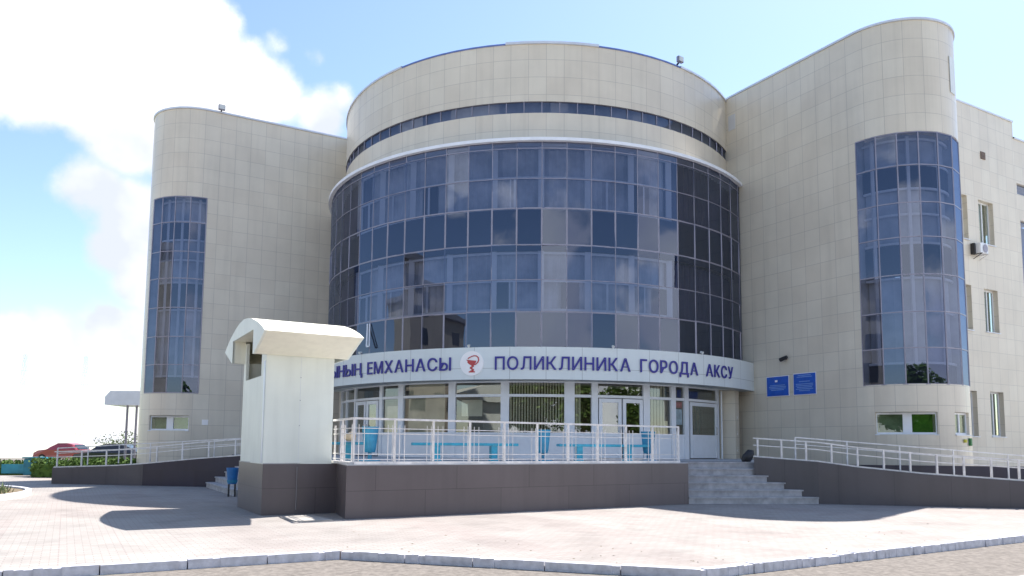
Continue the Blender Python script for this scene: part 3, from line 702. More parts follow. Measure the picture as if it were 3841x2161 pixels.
def nose_window(c, a0, a1, z0, z1, **k):
    P = lambda a: c+Vector((cos(R(a)), sin(R(a))))*2.0
    p0, p1 = P(a0), P(a1); n = Vector((cos(R((a0+a1)/2)), sin(R((a0+a1)/2))))
    sag = 2.0-(p0-c).dot(n); p0 = p0+n*0; window(p0, p1, n, z0, z1, inset=.11, **k)
nose_window(cR, -139.8, -87.4, 1.98, 2.67, split=.52, mid=.26, backmat=M['greyblind'], back2=M['gblind'])
nose_window(cR, -69.7, -46, 1.98, 2.67, split=.45, backmat=M['blind'])
nose_window(cL, -117.7, -68.8, 2.03, 2.62, split=.5, mid=.28, backmat=M['greyblind'], back2=M['gblind'])
# small fittings of the clinic's side wall
def onside(m_, z, w_, h_, d_, mat, name):
    c = q0+Lr*m_+nS*(d_/2); return MB().box((c.x, c.y, z), (w_, d_, h_), R(30)).build(name, mat, clinic)
onside(5.62, 13.55, .32, .30, .03, M['brown'], 'vent_grille')
# loose pale panels on the cladding
def onwing(P, nrm, rz, z, w_, h_, mat, name):
    c = P+nrm*.012; return MB().box((c.x, c.y, z), (w_, .02, h_), rz).build(name, mat, clinic)
nW = Vector((-.866, -.5)); uR = (SR-CORN).normalized()
pp = cR+Vector((cos(R(-48)), sin(R(-48))))*2.0
onwing(pp, Vector((cos(R(-48)), sin(R(-48)))), R(42), 13.85, .42, 1.25, pmat('pale_replacement_tile', (.66, .68, .66), .4, noise=.03), 'replacement_panel')
onwing(SR-uR*5.45, nW, R(-60), 14.45, .35, .62, pmat('light_patch_tile', (.56, .56, .57), .4, noise=.03), 'replacement_panel')

# --- terrace
A = Vector((-5.27, 16.43))
B = A+Ls*2.6; Cc = A+Lr*1.60; Dd = Vector((-3.35, 15.76)); E = Vector((4.75, 20.78))
poly = [tuple(p) for p in (A, Cc, Dd, E, Vector((5.05, 22.35)), Vector((7.1, 22.6)), Vector((8.6, 24)), Vector((9.6, 29.0)), Vector((3, 38)), Vector((-9, 36)), Vector((-11.2, 31)), Vector((-9.35, 27.6)), Vector((-6.6, 22.7)), B)]
ter = thing('terrace', 'raised entrance terrace clad in dark brown stone in front of the round drum', 'terrace')
tm = MB(); tm.prism(poly, 0, 1.08, top=False); tm.build('plinth', M['granite'], ter)
mb = MB(); mb.q([(*p, 1.1) for p in poly]); 
for i in range(len(poly)):
    a, b = poly[i], poly[(i+1) % len(poly)]; mb.q([(*a, 1.08), (*b, 1.08), (*b, 1.1), (*a, 1.1)])
mb.build('deck', M['deck'], ter)
mb = MB(); mb.bar((*(A+Lr*.72+Vector((.5, -.866))*.02), .1), (*(A+Lr*.72+Vector((.5, -.866))*.02), 1.02), .02, .02); mb.build('conduit', M['seam'], ter)
# stairs right
def stairs(name, label, p0, p1, up, n, z1, tread, cut=None):
    t = thing(name, label, 'stairs')
    p0 = Vector(p0); p1 = Vector(p1); up = Vector(up).normalized(); h = z1/n
    for k in range(n):
        a, b = p0+up*tread*k, p1+up*tread*k
        if cut: b = b+(Vector(cut))*k
        c, d = b+up*(tread*(n-k)+.3), a+up*(tread*(n-k)+.3)
        mb = MB(); z0, zz = h*k-.0, h*(k+1)
        mb.q([(*a, z0), (*b, z0), (*b, zz-.04), (*a, zz-.04)]); 
        f = (p1-p0).normalized(); nn = Vector((f.y, -f.x)); nn = nn if nn.dot(up) < 0 else -nn
        mb.q([(*(a+nn*.03), zz-.04), (*(b+nn*.03), zz-.04), (*(b+nn*.03), zz), (*(a+nn*.03), zz)]); mb.q([(*(a+nn*.03), zz-.04), (*(b+nn*.03), zz-.04), (*b, zz-.04), (*a, zz-.04)])
        mb.q([(*(a+nn*.03), zz), (*(b+nn*.03), zz), (*c, zz), (*d, zz)])
        mb.q([(*a, z0), (*d, z0), (*d, zz), (*a, zz)]); mb.q([(*b, z0), (*c, z0), (*c, zz), (*b, zz)])
        mb.build('step', M['step'], t)
    return t
stairs('entrance_stairs', 'flight of grey stone steps at the right end of the terrace', (4.76, 20.80), (8.40, 21.22), (-.11, .99), 6, 1.1, .27, cut=(-.22, .0))
stairs('entrance_stairs', 'flight of pale steps half hidden behind the white kiosk', (-10.52, 26.8), (-7.95, 22.35), (.866, .5), 6, 1.1, .29)

# --- ramps
def ramp(name, label, pts, tops, back, thick=.2, mat='granite_r', mat2=None):
    """front wall along pts with a sloping top, deck behind, back wall"""
    t = thing(name, label, 'ramp'); V = [Vector(p) for p in pts]
    mb = MB(); s = 0
    for i in range(len(V)-1):
        a, b = V[i], V[i+1]; l = (b-a).length; za, zb = tops[i], tops[i+1]; d = (b-a)/l; n = Vector((-d.y, d.x))*thick
        mb.q([(*a, 0), (*b, 0), (*b, zb), (*a, za)], [(s, 0), (s+l, 0), (s+l, zb), (s, za)])
        mb.q([(*(a+n), 0), (*(b+n), 0), (*(b+n), zb), (*(a+n), za)], [(s, 0), (s+l, 0), (s+l, zb), (s, za)])
        mb.q([(*a, za), (*b, zb), (*(b+n), zb), (*(a+n), za)], [(s, 0), (s+l, 0), (s+l, .2), (s, .2)])
        if i == 0: mb.q([(*a, 0), (*(a+n), 0), (*(a+n), za), (*a, za)])
        if i == len(V)-2: mb.q([(*b, 0), (*(b+n), 0), (*(b+n), zb), (*b, zb)])
        s += l
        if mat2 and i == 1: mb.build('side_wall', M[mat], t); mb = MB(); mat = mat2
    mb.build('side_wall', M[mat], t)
    mb = MB()
    for i in range(len(V)-1):
        a, b = V[i], V[i+1]; d = (b-a).normalized(); n = Vector((-d.y, d.x))
        mb.q([(*(a+n*thick), tops[i]-.14), (*(b+n*thick), tops[i+1]-.14), (*(b+n*back), tops[i+1]-.14), (*(a+n*back), tops[i]-.14)])
    mb.build('ramp_deck', M['deck'], t)
    return t
rR = [(6.95, 22.15), (8.42, 21.24), (9.45, 20.98), (11.0, 20.66), (13.4, 20.2), (20, 18.95)]
tR = [1.25, 1.14, 1.0, .85, .70, .38]
ramp('wheelchair_ramp', 'dark clad access ramp sloping down to the right of the stairs', rR, tR, 1.5)
mb = MB(); t2 = thing('retaining_wall', 'dark wall behind the right ramp at the foot of the beige wing', 'wall')
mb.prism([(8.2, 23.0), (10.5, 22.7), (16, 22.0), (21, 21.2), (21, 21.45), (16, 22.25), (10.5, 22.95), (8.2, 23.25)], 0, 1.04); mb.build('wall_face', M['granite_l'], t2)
rL = [(-16.75, 28.28), (-14.2, 27.78), (-13.1, 27.56), (-10.95, 27.13), (-9.0, 26.75)]
tL = [.58, .68, .76, .97, 1.12]
ramp('wheelchair_ramp', 'dark clad access ramp running down to the left under the left wing', rL, tL, 1.5, mat='granite_r', mat2='granite_l')  # second material carries the wall's shade in its colour

# --- railings
def rail_post(mb, p, z0, z1, w_=.05): mb.box((p.x, p.y, (z0+z1)/2), (w_, w_, z1-z0), R(30))
tr = thing('terrace_railing', 'white metal railing with short bars along the front edge of the terrace', 'railing')
NB = 10
pts = [Dd+(E-Dd)*(.018+k/NB*.955)+Vector((-.05, .08)) for k in range(NB+1)]
pts = [Vector((-4.02, 17.45)), Vector((-3.66, 16.72))]+pts
for i, p in enumerate(pts):
    if i == 0: continue
    mb = MB(); rail_post(mb, p, 1.1, 2.06, .04); mb.build('post', M['wpaint'], tr)
mb = MB()
for a, b in zip(pts, pts[1:]): mb.bar((*a, 2.05), (*b, 2.05), .05, .042)
mb.build('handrail', M['wpaint'], tr)
for z in (1.85, 1.74, 1.31, 1.20):
    mb = MB()
    for a, b in zip(pts, pts[1:]): mb.bar((*a, z), (*b, z), .017, .017)
    mb.build('cross_bar', M['wpaint'], tr)
for a, b in zip(pts, pts[1:]):
    for f in (.12, .25, .83, .94):
        p = a+(b-a)*f; MB().bar((*p, 1.12), (*p, 1.93), .013).build('short_bar', M['wpaint'], tr)
mb = MB()
for a, b in zip(pts, pts[1:]): mb.bar((*a, 1.125), (*b, 1.125), .12, .05)
mb.build('base_rail', M['wpaint'], tr)

def ramp_rail(label, V, tops, h, mid, posts, ends=False, name='ramp_railing', double=False):
    t = thing(name, label, 'railing'); V = [Vector(v) for v in V]
    cum = [0]
    for a, b in zip(V, V[1:]): cum.append(cum[-1]+(b-a).length)
    def at(s):
        for i in range(len(V)-1):
            if s <= cum[i+1]+1e-6: f = (s-cum[i])/(cum[i+1]-cum[i]); return V[i]+(V[i+1]-V[i])*f, tops[i]+(tops[i+1]-tops[i])*f
        return V[-1], tops[-1]
    k = int(cum[-1]/posts)
    for i in range(k+1):
        p, z = at(min(i*posts+.12, cum[-1])); mb = MB(); mb.bar((p.x, p.y, z-.02), (p.x, p.y, z+h), .045); mb.build('post', M['wpaint'], t)
    for zz, w_, nm in ((h, .038, 'handrail'), (mid, .028, 'lower_rail'), (.0, .04, 'base_rail')):
        mb = MB()
        for i in range(len(V)-1): mb.bar((*V[i], tops[i]+zz), (*V[i+1], tops[i+1]+zz), w_)
        mb.build(nm, M['wpaint'], t)
    return t
off = lambda P, d: [(p[0]+d[0], p[1]+d[1]) for p in P]
ramp_rail('low white rail on the front wall of the right ramp beside the stairs', off(rR, (.02, .1)), [z+.02 for z in tR], .52, .32, .66)
ramp_rail('low white rail on the left ramp wall under the left wing', off(rL, (.0, .1)), [z+.02 for z in tL], .56, .36, 1.02)
# second, rear rails
def free_rail(label, a, b, za, zb, n, h, name='ramp_railing'):
    t = thing(name, label, 'railing'); a = Vector(a); b = Vector(b)
    for i in range(n+1):
        p = a+(b-a)*i/n; z = za+(zb-za)*i/n; mb = MB(); mb.bar((p.x, p.y, z-h), (p.x, p.y, z), .035); mb.build('post', M['wpaint'], t)
    mb = MB(); mb.bar((*a, za), (*b, zb), .035); mb.build('handrail', M['wpaint'], t)
    mb = MB(); mb.bar((*a, za-.2), (*b, zb-.2), .022); mb.build('lower_rail', M['wpaint'], t)
free_rail('rear white rail behind the right ramp near the beige wall', (8.4, 22.85), (15.6, 21.85), 1.83, 1.27, 5, .8)
free_rail('rear white rail behind the left ramp close to the left wing', (-17.6, 30.0), (-8.6, 28.7), 1.28, 1.80, 7, .7)

# --- street things on the terrace
def bench(label, loc, rz, L_=2.9):
    t = thing('bench', label, 'bench', loc, 'turquoise benches on the terrace', rz)
    mb = MB(); mb.box((0, 0, .44), (L_, .36, .075)); mb.build('seat', M['bench'], t, bevel=.012)
    for x in (-L_*.27, L_*.27):
        mb = MB(); mb.box((x, 0, .20), (.17, .28, .40)); mb.box((x, 0, .02), (.22, .32, .04)); mb.build('leg', M['bench'], t)
    return t
bench('long turquoise bench in the middle of the terrace between two bins', (-1.25, 20.9, 1.1), R(14))
bench('turquoise bench in front of the double entrance door', (2.65, 22.3, 1.1), R(10), 2.7)
bench('turquoise bench partly hidden behind the white kiosk', (-5.0, 20.8, 1.1), R(8), 2.2)
def urn(label, loc, rz=0):
    t = thing('litter_bin', label, 'litter bin', loc, 'blue litter bins on the terrace', rz)
    mb = MB(); mb.lathe((0, 0, 0), [(.13, .22), (.15, .3), (.21, .84), (.215, .86), (.195, .86), (.13, .3)], 20); mb.build('bucket', M['blue'], t, smooth=False)
    mb = MB(); mb.tube((0, 0, .04), (0, 0, .24), .05); mb.build('stem', M['blue'], t)
    mb = MB(); mb.lathe((0, 0, 0), [(0, .06), (.12, .055), (.26, .03), (.27, 0), (0, 0)], 24); mb.build('foot', M['blue'], t)
    return t
urn('blue flared litter bin at the left end of the terrace railing', (-3.55, 19.4, 1.1))
u2 = urn('blue litter bin between the middle bench and the right bench', (.87, 21.3, 1.1))
urn('blue litter bin beside the right bench near the single door', (4.0, 22.6, 1.1))
# cloth bundle on the left bench
mb = MB(); bm = bmesh.new(); bmesh.ops.create_icosphere(bm, subdivisions=3, radius=1)
for v in bm.verts:
    x, y, z = v.co; k = 1+.14*sin(5*x+2)*cos(4*y)+.08*sin(9*z+x*3)
    z2 = z if z > 0 else z*.45
    v.co = Vector((x*.17*k+(.06 if z > .2 else 0)*z, y*.12*k, z2*.17*k))
me = bpy.data.meshes.new('cloth_bundle'); bm.to_mesh(me); bm.free(); me.materials.append(M['bag'])
for p in me.polygons: p.use_smooth = True
cb = bpy.data.objects.new('cloth_bundle', me); C.objects.link(cb); cb.location = (-4.33, 20.55, 1.68); cb.rotation_euler = (0, .2, .3)
tag(cb, 'cream and tan cloth bundle lying on the bench beside the kiosk', 'bundle')
# blue waste bin on legs at the left stairs
t = thing('litter_bin', 'blue waste bin on dark legs at the foot of the left stairs', 'litter bin', (-7.98, 22.2, 0))
mb = MB(); mb.lathe((0, 0, 0), [(0, .36), (.12, .36), (.17, .82), (.15, .82), (.11, .4)], 16); mb.build('bucket', M['blue2'], t)
mb = MB(); mb.lathe((0, 0, 0), [(.125, .40), (.14, .40), (.148, .48), (.135, .48)], 16); mb.build('band', M['blue'], t)
for x in (-.09, .09):
    mb = MB(); mb.bar((x, 0, 0), (x, 0, .38), .04); mb.build('leg', M['black'], t)
# made-up black lump standing in for a vague dark patch by the ramp rail
bm = bmesh.new(); bmesh.ops.create_icosphere(bm, subdivisions=3, radius=1)
for v in bm.verts:
    x, y, z = v.co; k = 1+.12*sin(6*x+1)*cos(5*y+z*3)
    v.co = Vector((x*.30*k+z*.16, y*.2*k, max(z, -.75)*.30*k))
me = bpy.data.meshes.new('dark_lump'); bm.to_mesh(me); bm.free(); me.materials.append(M['black'])
for p in me.polygons: p.use_smooth = True
rb = bpy.data.objects.new('dark_lump', me); C.objects.link(rb); rb.scale = (.55, .55, .7); rb.location = (7.1, 23.2, 1.25)
tag(rb, 'black lump in place of a dark patch by the upper end of the right ramp rail', 'bag')

# --- the white kiosk with the vaulted roof
kio = thing('vaulted_kiosk', 'white panelled kiosk with a vaulted cream roof at the left end of the terrace', 'kiosk')
def K(t_, s_, z=None):
    p = A+Lr*t_+Ls*s_
    return (p.x, p.y) if z is None else (p.x, p.y, z)
def kbox(mb, t0, t1, s0, s1, z0, z1):
    c = A+Lr*(t0+t1)/2+Ls*(s0+s1)/2; mb.box((c.x, c.y, (z0+z1)/2), (t1-t0, s1-s0, z1-z0), R(30)); return mb
SW = 2.45
kbox(MB(), 0, 1.48, .0, .07, 1.08, 3.44).build('front_panel', M['cream'], kio)
kbox(MB(), 1.41, 1.48, .07, SW, 1.08, 3.44).build('end_panel', M['cream'], kio)
kbox(MB(), 0, 1.41, SW-.07, SW, 1.08, 3.44).build('back_panel', M['cream'], kio)
mb = MB(); kbox(mb, 0, .07, .07, SW-.07, 1.08, 3.0); kbox(mb, 0, .07, .07, .5, 3.0, 3.9); kbox(mb, 0, .07, 2.2, SW-.07, 3.0, 3.9); mb.build('side_panel', M['cream'], kio)
mb = MB(); kbox(mb, -.012, .0, .07, .22, 1.1, 3.3); mb.build('corner_trim', M['coping'], kio)
for z_ in (1.9, 2.45, 2.95): kbox(MB(), .735, .75, -.006, .0, z_, z_+.02).build('screw', M['mull'], kio)
kbox(MB(), .738, .742, -.002, .0, 1.1, 3.42).build('panel_seam', M['coping'], kio)
mb = MB()
for k in range(9): kbox(mb, 1.2, 1.24, .1, 1.9, 2.85+k*.11, 2.92+k*.11)
kbox(mb, 1.26, 1.3, .1, 1.9, 2.8, 3.9)
mb.build('louvre', M['brown'], kio)
prof = [(-1.09, 3.79), (-.80, 3.915), (-.46, 4.03), (-.1, 4.13), (.28, 4.22), (.7, 4.29), (1.15, 4.32), (1.6, 4.29), (2.02, 4.22), (2.4, 4.13), (2.76, 4.03), (3.1, 3.915), (3.39, 3.79)]
T0, T1 = -.30, 1.78
mb = MB()
for (s0, z0), (s1, z1) in zip(prof, prof[1:]):
    mb.q([K(T0, s0, z0), K(T1, s0, z0), K(T1, s1, z1), K(T0, s1, z1)])
mb.build('vault', M['creamroof'], kio, weld=True)
for (a, za), (b, zb), nm in (((-1.09, 3.79), (-.08, 3.42), 'soffit'), ((3.39, 3.79), (2.38, 3.42), 'soffit')):
    mb = MB(); mb.q([K(T0, a, za), K(T1, a, za), K(T1, b, zb), K(T0, b, zb)]); kb = (0 if b < 1 else SW)
    mb.q([K(T0, b, zb), K(T1, b, zb), K(T1, kb, zb), K(T0, kb, zb)]); mb.build(nm, M['creamroof'], kio)
for T, hole in ((T0, True), (T1, False)):
    pl2 = list(prof)+[(2.38, 3.42)]+([(2.34, 3.42), (2.34, 3.95), (.02, 3.95), (.02, 3.42)] if hole else [])+[(-.08, 3.42)]
    mb = MB(); th_ = .05 if hole else -.05
    for dt in (0, th_): mb.q([K(T+dt, s_, z_-.004) for s_, z_ in pl2])
    for (s0, z0), (s1, z1) in zip(pl2, pl2[1:]+pl2[:1]): mb.q([K(T, s0, z0-.004), K(T, s1, z1-.004), K(T+th_, s1, z1-.004), K(T+th_, s0, z0-.004)])
    mb.build('gable', M['cream'], kio)
mb = MB(); mb.q([K(T0, .02, 3.95), K(1.4, .02, 3.95), K(1.4, 2.34, 3.95), K(T0, 2.34, 3.95)]); mb.build('inner_ceiling', M['creamroof'], kio)
for s_ in (.02, 2.34):
    mb = MB(); mb.q([K(T0, s_, 3.42), K(.0, s_, 3.42), K(.0, s_, 3.95), K(T0, s_, 3.95)]); mb.build('cheek', M['creamroof'], kio)

# --- fittings on the facade that are things of their own
def flood(label, loc, rz, tilt=.5):
    t = thing('floodlight', label, 'floodlight', loc, 'floodlights on the roof edge', rz)
    mb = MB(); mb.box((0, -.12, .13), (.27, .13, .22)); mb.build('housing', M['mull'], t, bevel=.015)
    mb = MB(); mb.box((0, -.19, .13), (.22, .012, .17)); mb.build('lens', M['lamp'], t)
    mb = MB(); mb.bar((0, .05, -.02), (0, -.1, .08), .05); mb.build('bracket', M['black'], t)
flood('square floodlight on the roof edge of the left wing', (-12.45, 31.5, 15.56), R(30))
flood('square floodlight on the rim of the round drum, right side', (*DP(35, R1+.02), 15.52), R(35))
for i, (th, lb) in enumerate(((-42, 'small spotlight on the sign band above the first word'), (-15, 'small spotlight on the sign band above the round emblem'), (13, 'small spotlight on the sign band above the end of the second word'), (34, 'small spotlight on the sign band, rightmost of its row'))):
    t = thing('spotlight', lb, 'spotlight', (*DP(th, R3-.03), 4.69), 'small spotlights on the sign band', R(th))
    mb = MB(); mb.bar((0, 0, 0), (0, -.1, .06), .02); mb.build('arm', M['mull'], t)
    mb = MB(); mb.tube((0, -.06, .07), (0, -.16, .03), .035, .05); mb.build('head', M['lamp'], t)
def plate(label, P0, P1, z0, z1, lines, emblem):
    t = thing('information_plate', label, 'sign', group='blue information plates by the entrance')
    P0 = Vector(P0); P1 = Vector(P1); u = (P1-P0); W = u.length; u /= W; rz = atan2(u.y, u.x)
    def bx(mb, x, z, w_, h_, d0, d1): c = P0+u*x+nW*((d0+d1)/2); mb.box((c.x, c.y, z), (w_, d1-d0, h_), rz); return mb
    bx(MB(), W/2, (z0+z1)/2, W+.05, z1-z0+.05, .005, .02).build('backing', M['disc'], t)
    f = bx(MB(), W/2, (z0+z1)/2, W, z1-z0, .022, .035).build('face', M['plate'], t)
    mb = MB()
    for k, (z, w_) in enumerate(lines): bx(mb, W/2, z0+(z1-z0)*z, W*w_, .028, .036, .038)
    mb.build('worn_print', M['platetext'], f)
    if emblem: bx(MB(), W*.45, z0+(z1-z0)*.77, .11, .07, .036, .039).build('emblem', M['disc'], f)
plate('blue plate with a small pale emblem, left of the two by the entrance', (9.45, 28.34), (9.94, 27.50), 3.40, 4.10, [(.55, .7), (.47, .8), (.39, .75), (.31, .6)], True)
plate('blue plate crowded with pale lines, right of the two by the entrance', (10.06, 27.30), (10.52, 26.50), 3.40, 4.13, [(.92, .6), (.84, .7), (.62, .5), (.5, .8), (.42, .8), (.34, .7), (.26, .8), (.18, .5)], False)
cc = Vector((9.90, 27.58)); t = thing('wall_camera', 'small black camera on the beige wall above the blue plates', 'camera', (cc.x, cc.y, 4.72), rz=R(-60))
mb = MB(); mb.box((0, -.06, 0), (.06, .12, .06)); mb.build('bracket', M['black'], t)
mb = MB(); mb.tube((.14, -.14, .05), (-.13, -.18, -.04), .06, .075); mb.build('housing', M['black'], t)
# air conditioner on the side wall
t = thing('air_conditioner', 'white outdoor air conditioner on brackets beside the round right tower', 'air conditioner', (*(q0+Lr*4.8), 9.25), rz=R(30))
mb = MB(); mb.box((0, -.30, .32), (.78, .30, .56)); mb.build('casing', M['white'], t, bevel=.02)
mb = MB(); mb.lathe((0, 0, 0), [(.22, 0), (.235, .02), (.0, .02)], 20)
o = mb.build('fan_grille', M['mull'], t); o.rotation_euler = (R(90), 0, 0); o.location = (.08, -.452, .32)
for x in (-.3, .3):
    mb = MB(); mb.bar((x, 0, .02), (x, -.5, .02), .035); mb.bar((x, 0, -.22), (x, -.45, .0), .03); mb.build('bracket', M['black'] if x < 0 else M['wpaint'], t)
mb = MB(); mb.box((-.50, -.12, .3), (.14, .2, .62)); mb.build('cable_box', M['black'], t); t.scale = (.72, .72, .72)
for th, col, z, lb in ((-58, 'yellow', 1.78, 'tiny yellow box on the base of the right tower'), (-48, 'green', 1.75, 'tiny green box on the base of the right tower')):
    n_ = Vector((cos(R(th)), sin(R(th)))); c = cR+n_*2.03
    o = MB().box((c.x, c.y, z), (.12 if col == 'yellow' else .16, .07, .10 if col == 'yellow' else .24), R(th+90)).build('junction_box', M[col], bevel=.01); tag(o, lb, 'box')
# small white notice on the left wing
c = SL+(CORN-SL).normalized()*(-.0); u_ = (CORN-SL).normalized(); c = SL+u_*(-.1)
o = MB(); P_ = SL+u_*.30+Vector((.5, -.866))*.015
o.box((P_.x, P_.y, 2.37), (.24, .02, .22), R(30)); o = o.build('wall_notice', M['disc']); tag(o, 'small square white notice beside the left basement window', 'notice')
# blue bowl in the right ramp
t = MB().lathe((15.0, 20.6, .62), [(0, 0), (.16, .0), (.22, .14), (.2, .14), (.14, .03)], 18).build('bucket', M['blue2']); tag(t, 'blue bucket left on the right ramp behind the rail', 'bucket')
# concrete hatch by the plinth
t = MB().prism([(-4.72, 15.95), (-4.2, 16.45), (-3.52, 15.4), (-4.15, 15.1)], 0, .025).build('hatch_cover', pmat('pale_concrete_slab', (.40, .37, .34), .9, noise=.15, nscale=5)); tag(t, 'pale concrete hatch slab on the paving below the kiosk', 'hatch')

# --- planter ring at far left
def planter():
    t = thing('planter_ring', 'round whitewashed planter edge with dry flowers at the left edge', 'planter', (-18.5, 19.6, 0))
    mb = MB(); mb.lathe((0, 0, 0), [(5.45, 0), (5.45, .15), (5.31, .15), (5.31, 0)], 72); mb.build('rim', M['kerb'], t)
    mb = MB(); mb.lathe((0, 0, 0), [(0, .12), (5.32, .10)], 60); mb.build('soil', M['soil'], t)
    mb = MB(); rnd = random.Random(3)
    for k in range(4000):
        r = 5.0*rnd.random()**.5; a = rnd.uniform(0, 2*pi); x, y = r*cos(a), r*sin(a); h = rnd.uniform(.05, .28); b = rnd.uniform(0, pi); w_ = rnd.uniform(.01, .03); lx, ly = rnd.uniform(-.1, .1), rnd.uniform(-.1, .1)
        mb.q([(x-w_*cos(b), y-w_*sin(b), .1), (x+w_*cos(b), y+w_*sin(b), .1), (x+lx, y+ly, .1+h)])
    tag(mb.build('plants', M['leaf2'], t), kind='stuff')
planter()

# --- low teal fence and hedge, far left
t = thing('low_fence', 'low teal panel fence along the edge of the paving', 'fence')
for k in range(6):
    x = -31+k*1.75; mb = MB(); mb.box((x, 34.6+k*.09, .30), (1.6, .04, .42)); mb.build('panel', M['teal'], t)
    mb = MB(); mb.box((x+.86, 34.6+k*.09, .34), (.07, .07, .68)); mb.build('post', M['mull'], t)
def leafcloud(name, mat, c, rad, n, size, seed, parent=None, squash=1.):
    rnd = random.Random(seed); mb = MB(); cl = [(Vector((rnd.gauss(0, .45), rnd.gauss(0, .45), rnd.gauss(0, .42))), rnd.uniform(.25, .5)) for _ in range(16)]
    for i in range(n):
        cc_, cr_ = rnd.choice(cl); d = Vector((rnd.gauss(0, 1), rnd.gauss(0, 1), rnd.gauss(0, 1))).normalized()*cr_*rnd.uniform(.55, 1.05); p = cc_+d
        p = Vector((p.x*rad[0], p.y*rad[1], p.z*rad[2]))+Vector(c)
        a = Vector((rnd.gauss(0, 1), rnd.gauss(0, 1), rnd.gauss(0, .6))).normalized(); b = a.cross(Vector((rnd.gauss(0, 1), rnd.gauss(0, 1), rnd.gauss(0, 1)))).normalized(); s_ = size*rnd.uniform(.6, 1.3)
        mb.q([p-a*s_, p-b*s_*.5, p+a*s_, p+b*s_*.5])
    return mb.build(name, mat, parent)
def tree(label, loc, h, cr, n, seed, mat='leaf', group='trees beyond the road', size=.16, name='deciduous_tree', cat='tree'):
    t = thing(name, label, cat, loc, group); rnd = random.Random(seed); mb = MB(); mb.tube((0, 0, 0), (0, 0, h*.5), h*.028, h*.018, 8)
    for k in range(6):
        a = k*1.05+rnd.random(); mb.tube((0, 0, h*(.28+.04*k)), (cos(a)*cr*.6, sin(a)*cr*.6, h*(.55+.05*k)), h*.012, h*.004, 6)
    mb.build('trunk', M['bark'], t)
    leafcloud('crown', M[mat], (0, 0, h*.66), (cr, cr, h*.36), n, size, seed, t)
    return t
def hedge(label, x0, x1, y, w_, h, n, seed, mat='hedge', cat='hedge', group=None):
    t = thing('hedge', label, cat, ((x0+x1)/2, y, 0), group); rnd = random.Random(seed); mb = MB(); W = x1-x0
    for i in range(n):
        p = Vector((rnd.uniform(-W/2, W/2), rnd.uniform(-w_/2, w_/2), h*rnd.random()**.7*(1+.1*sin(rnd.random()*9)))); a = Vector((rnd.gauss(0, 1), rnd.gauss(0, 1), rnd.gauss(0, 1))).normalized(); b = a.orthogonal().normalized(); s_ = rnd.uniform(.04, .09)
        mb.q([p-a*s_, p-b*s_*.6, p+a*s_, p+b*s_*.6])
    mb.build('foliage', M[mat], t); MB().box((0, 0, h*.35), (W*.98, w_*.6, h*.7)).build('branches', M['hedge'], t)
    return t
hedge('low clipped green hedge behind the teal fence', -32, -20.9, 35.9, .8, .62, 5000, 5)
hedge('low clipped green hedge behind the left ramp wall', -20.6, -15.2, 33.4, .7, .78, 3500, 6)
t = thing('waste_container', 'teal waste container at the right end of the low fence', 'container', (-20.95, 34.3, 0), rz=.05)
mb = MB(); mb.box((0, 0, .42), (.9, .7, .72)); mb.build('body', M['teal'], t, bevel=.03); mb = MB(); mb.box((0, 0, .82), (.98, .78, .06)); mb.build('lid', M['teal'], t)

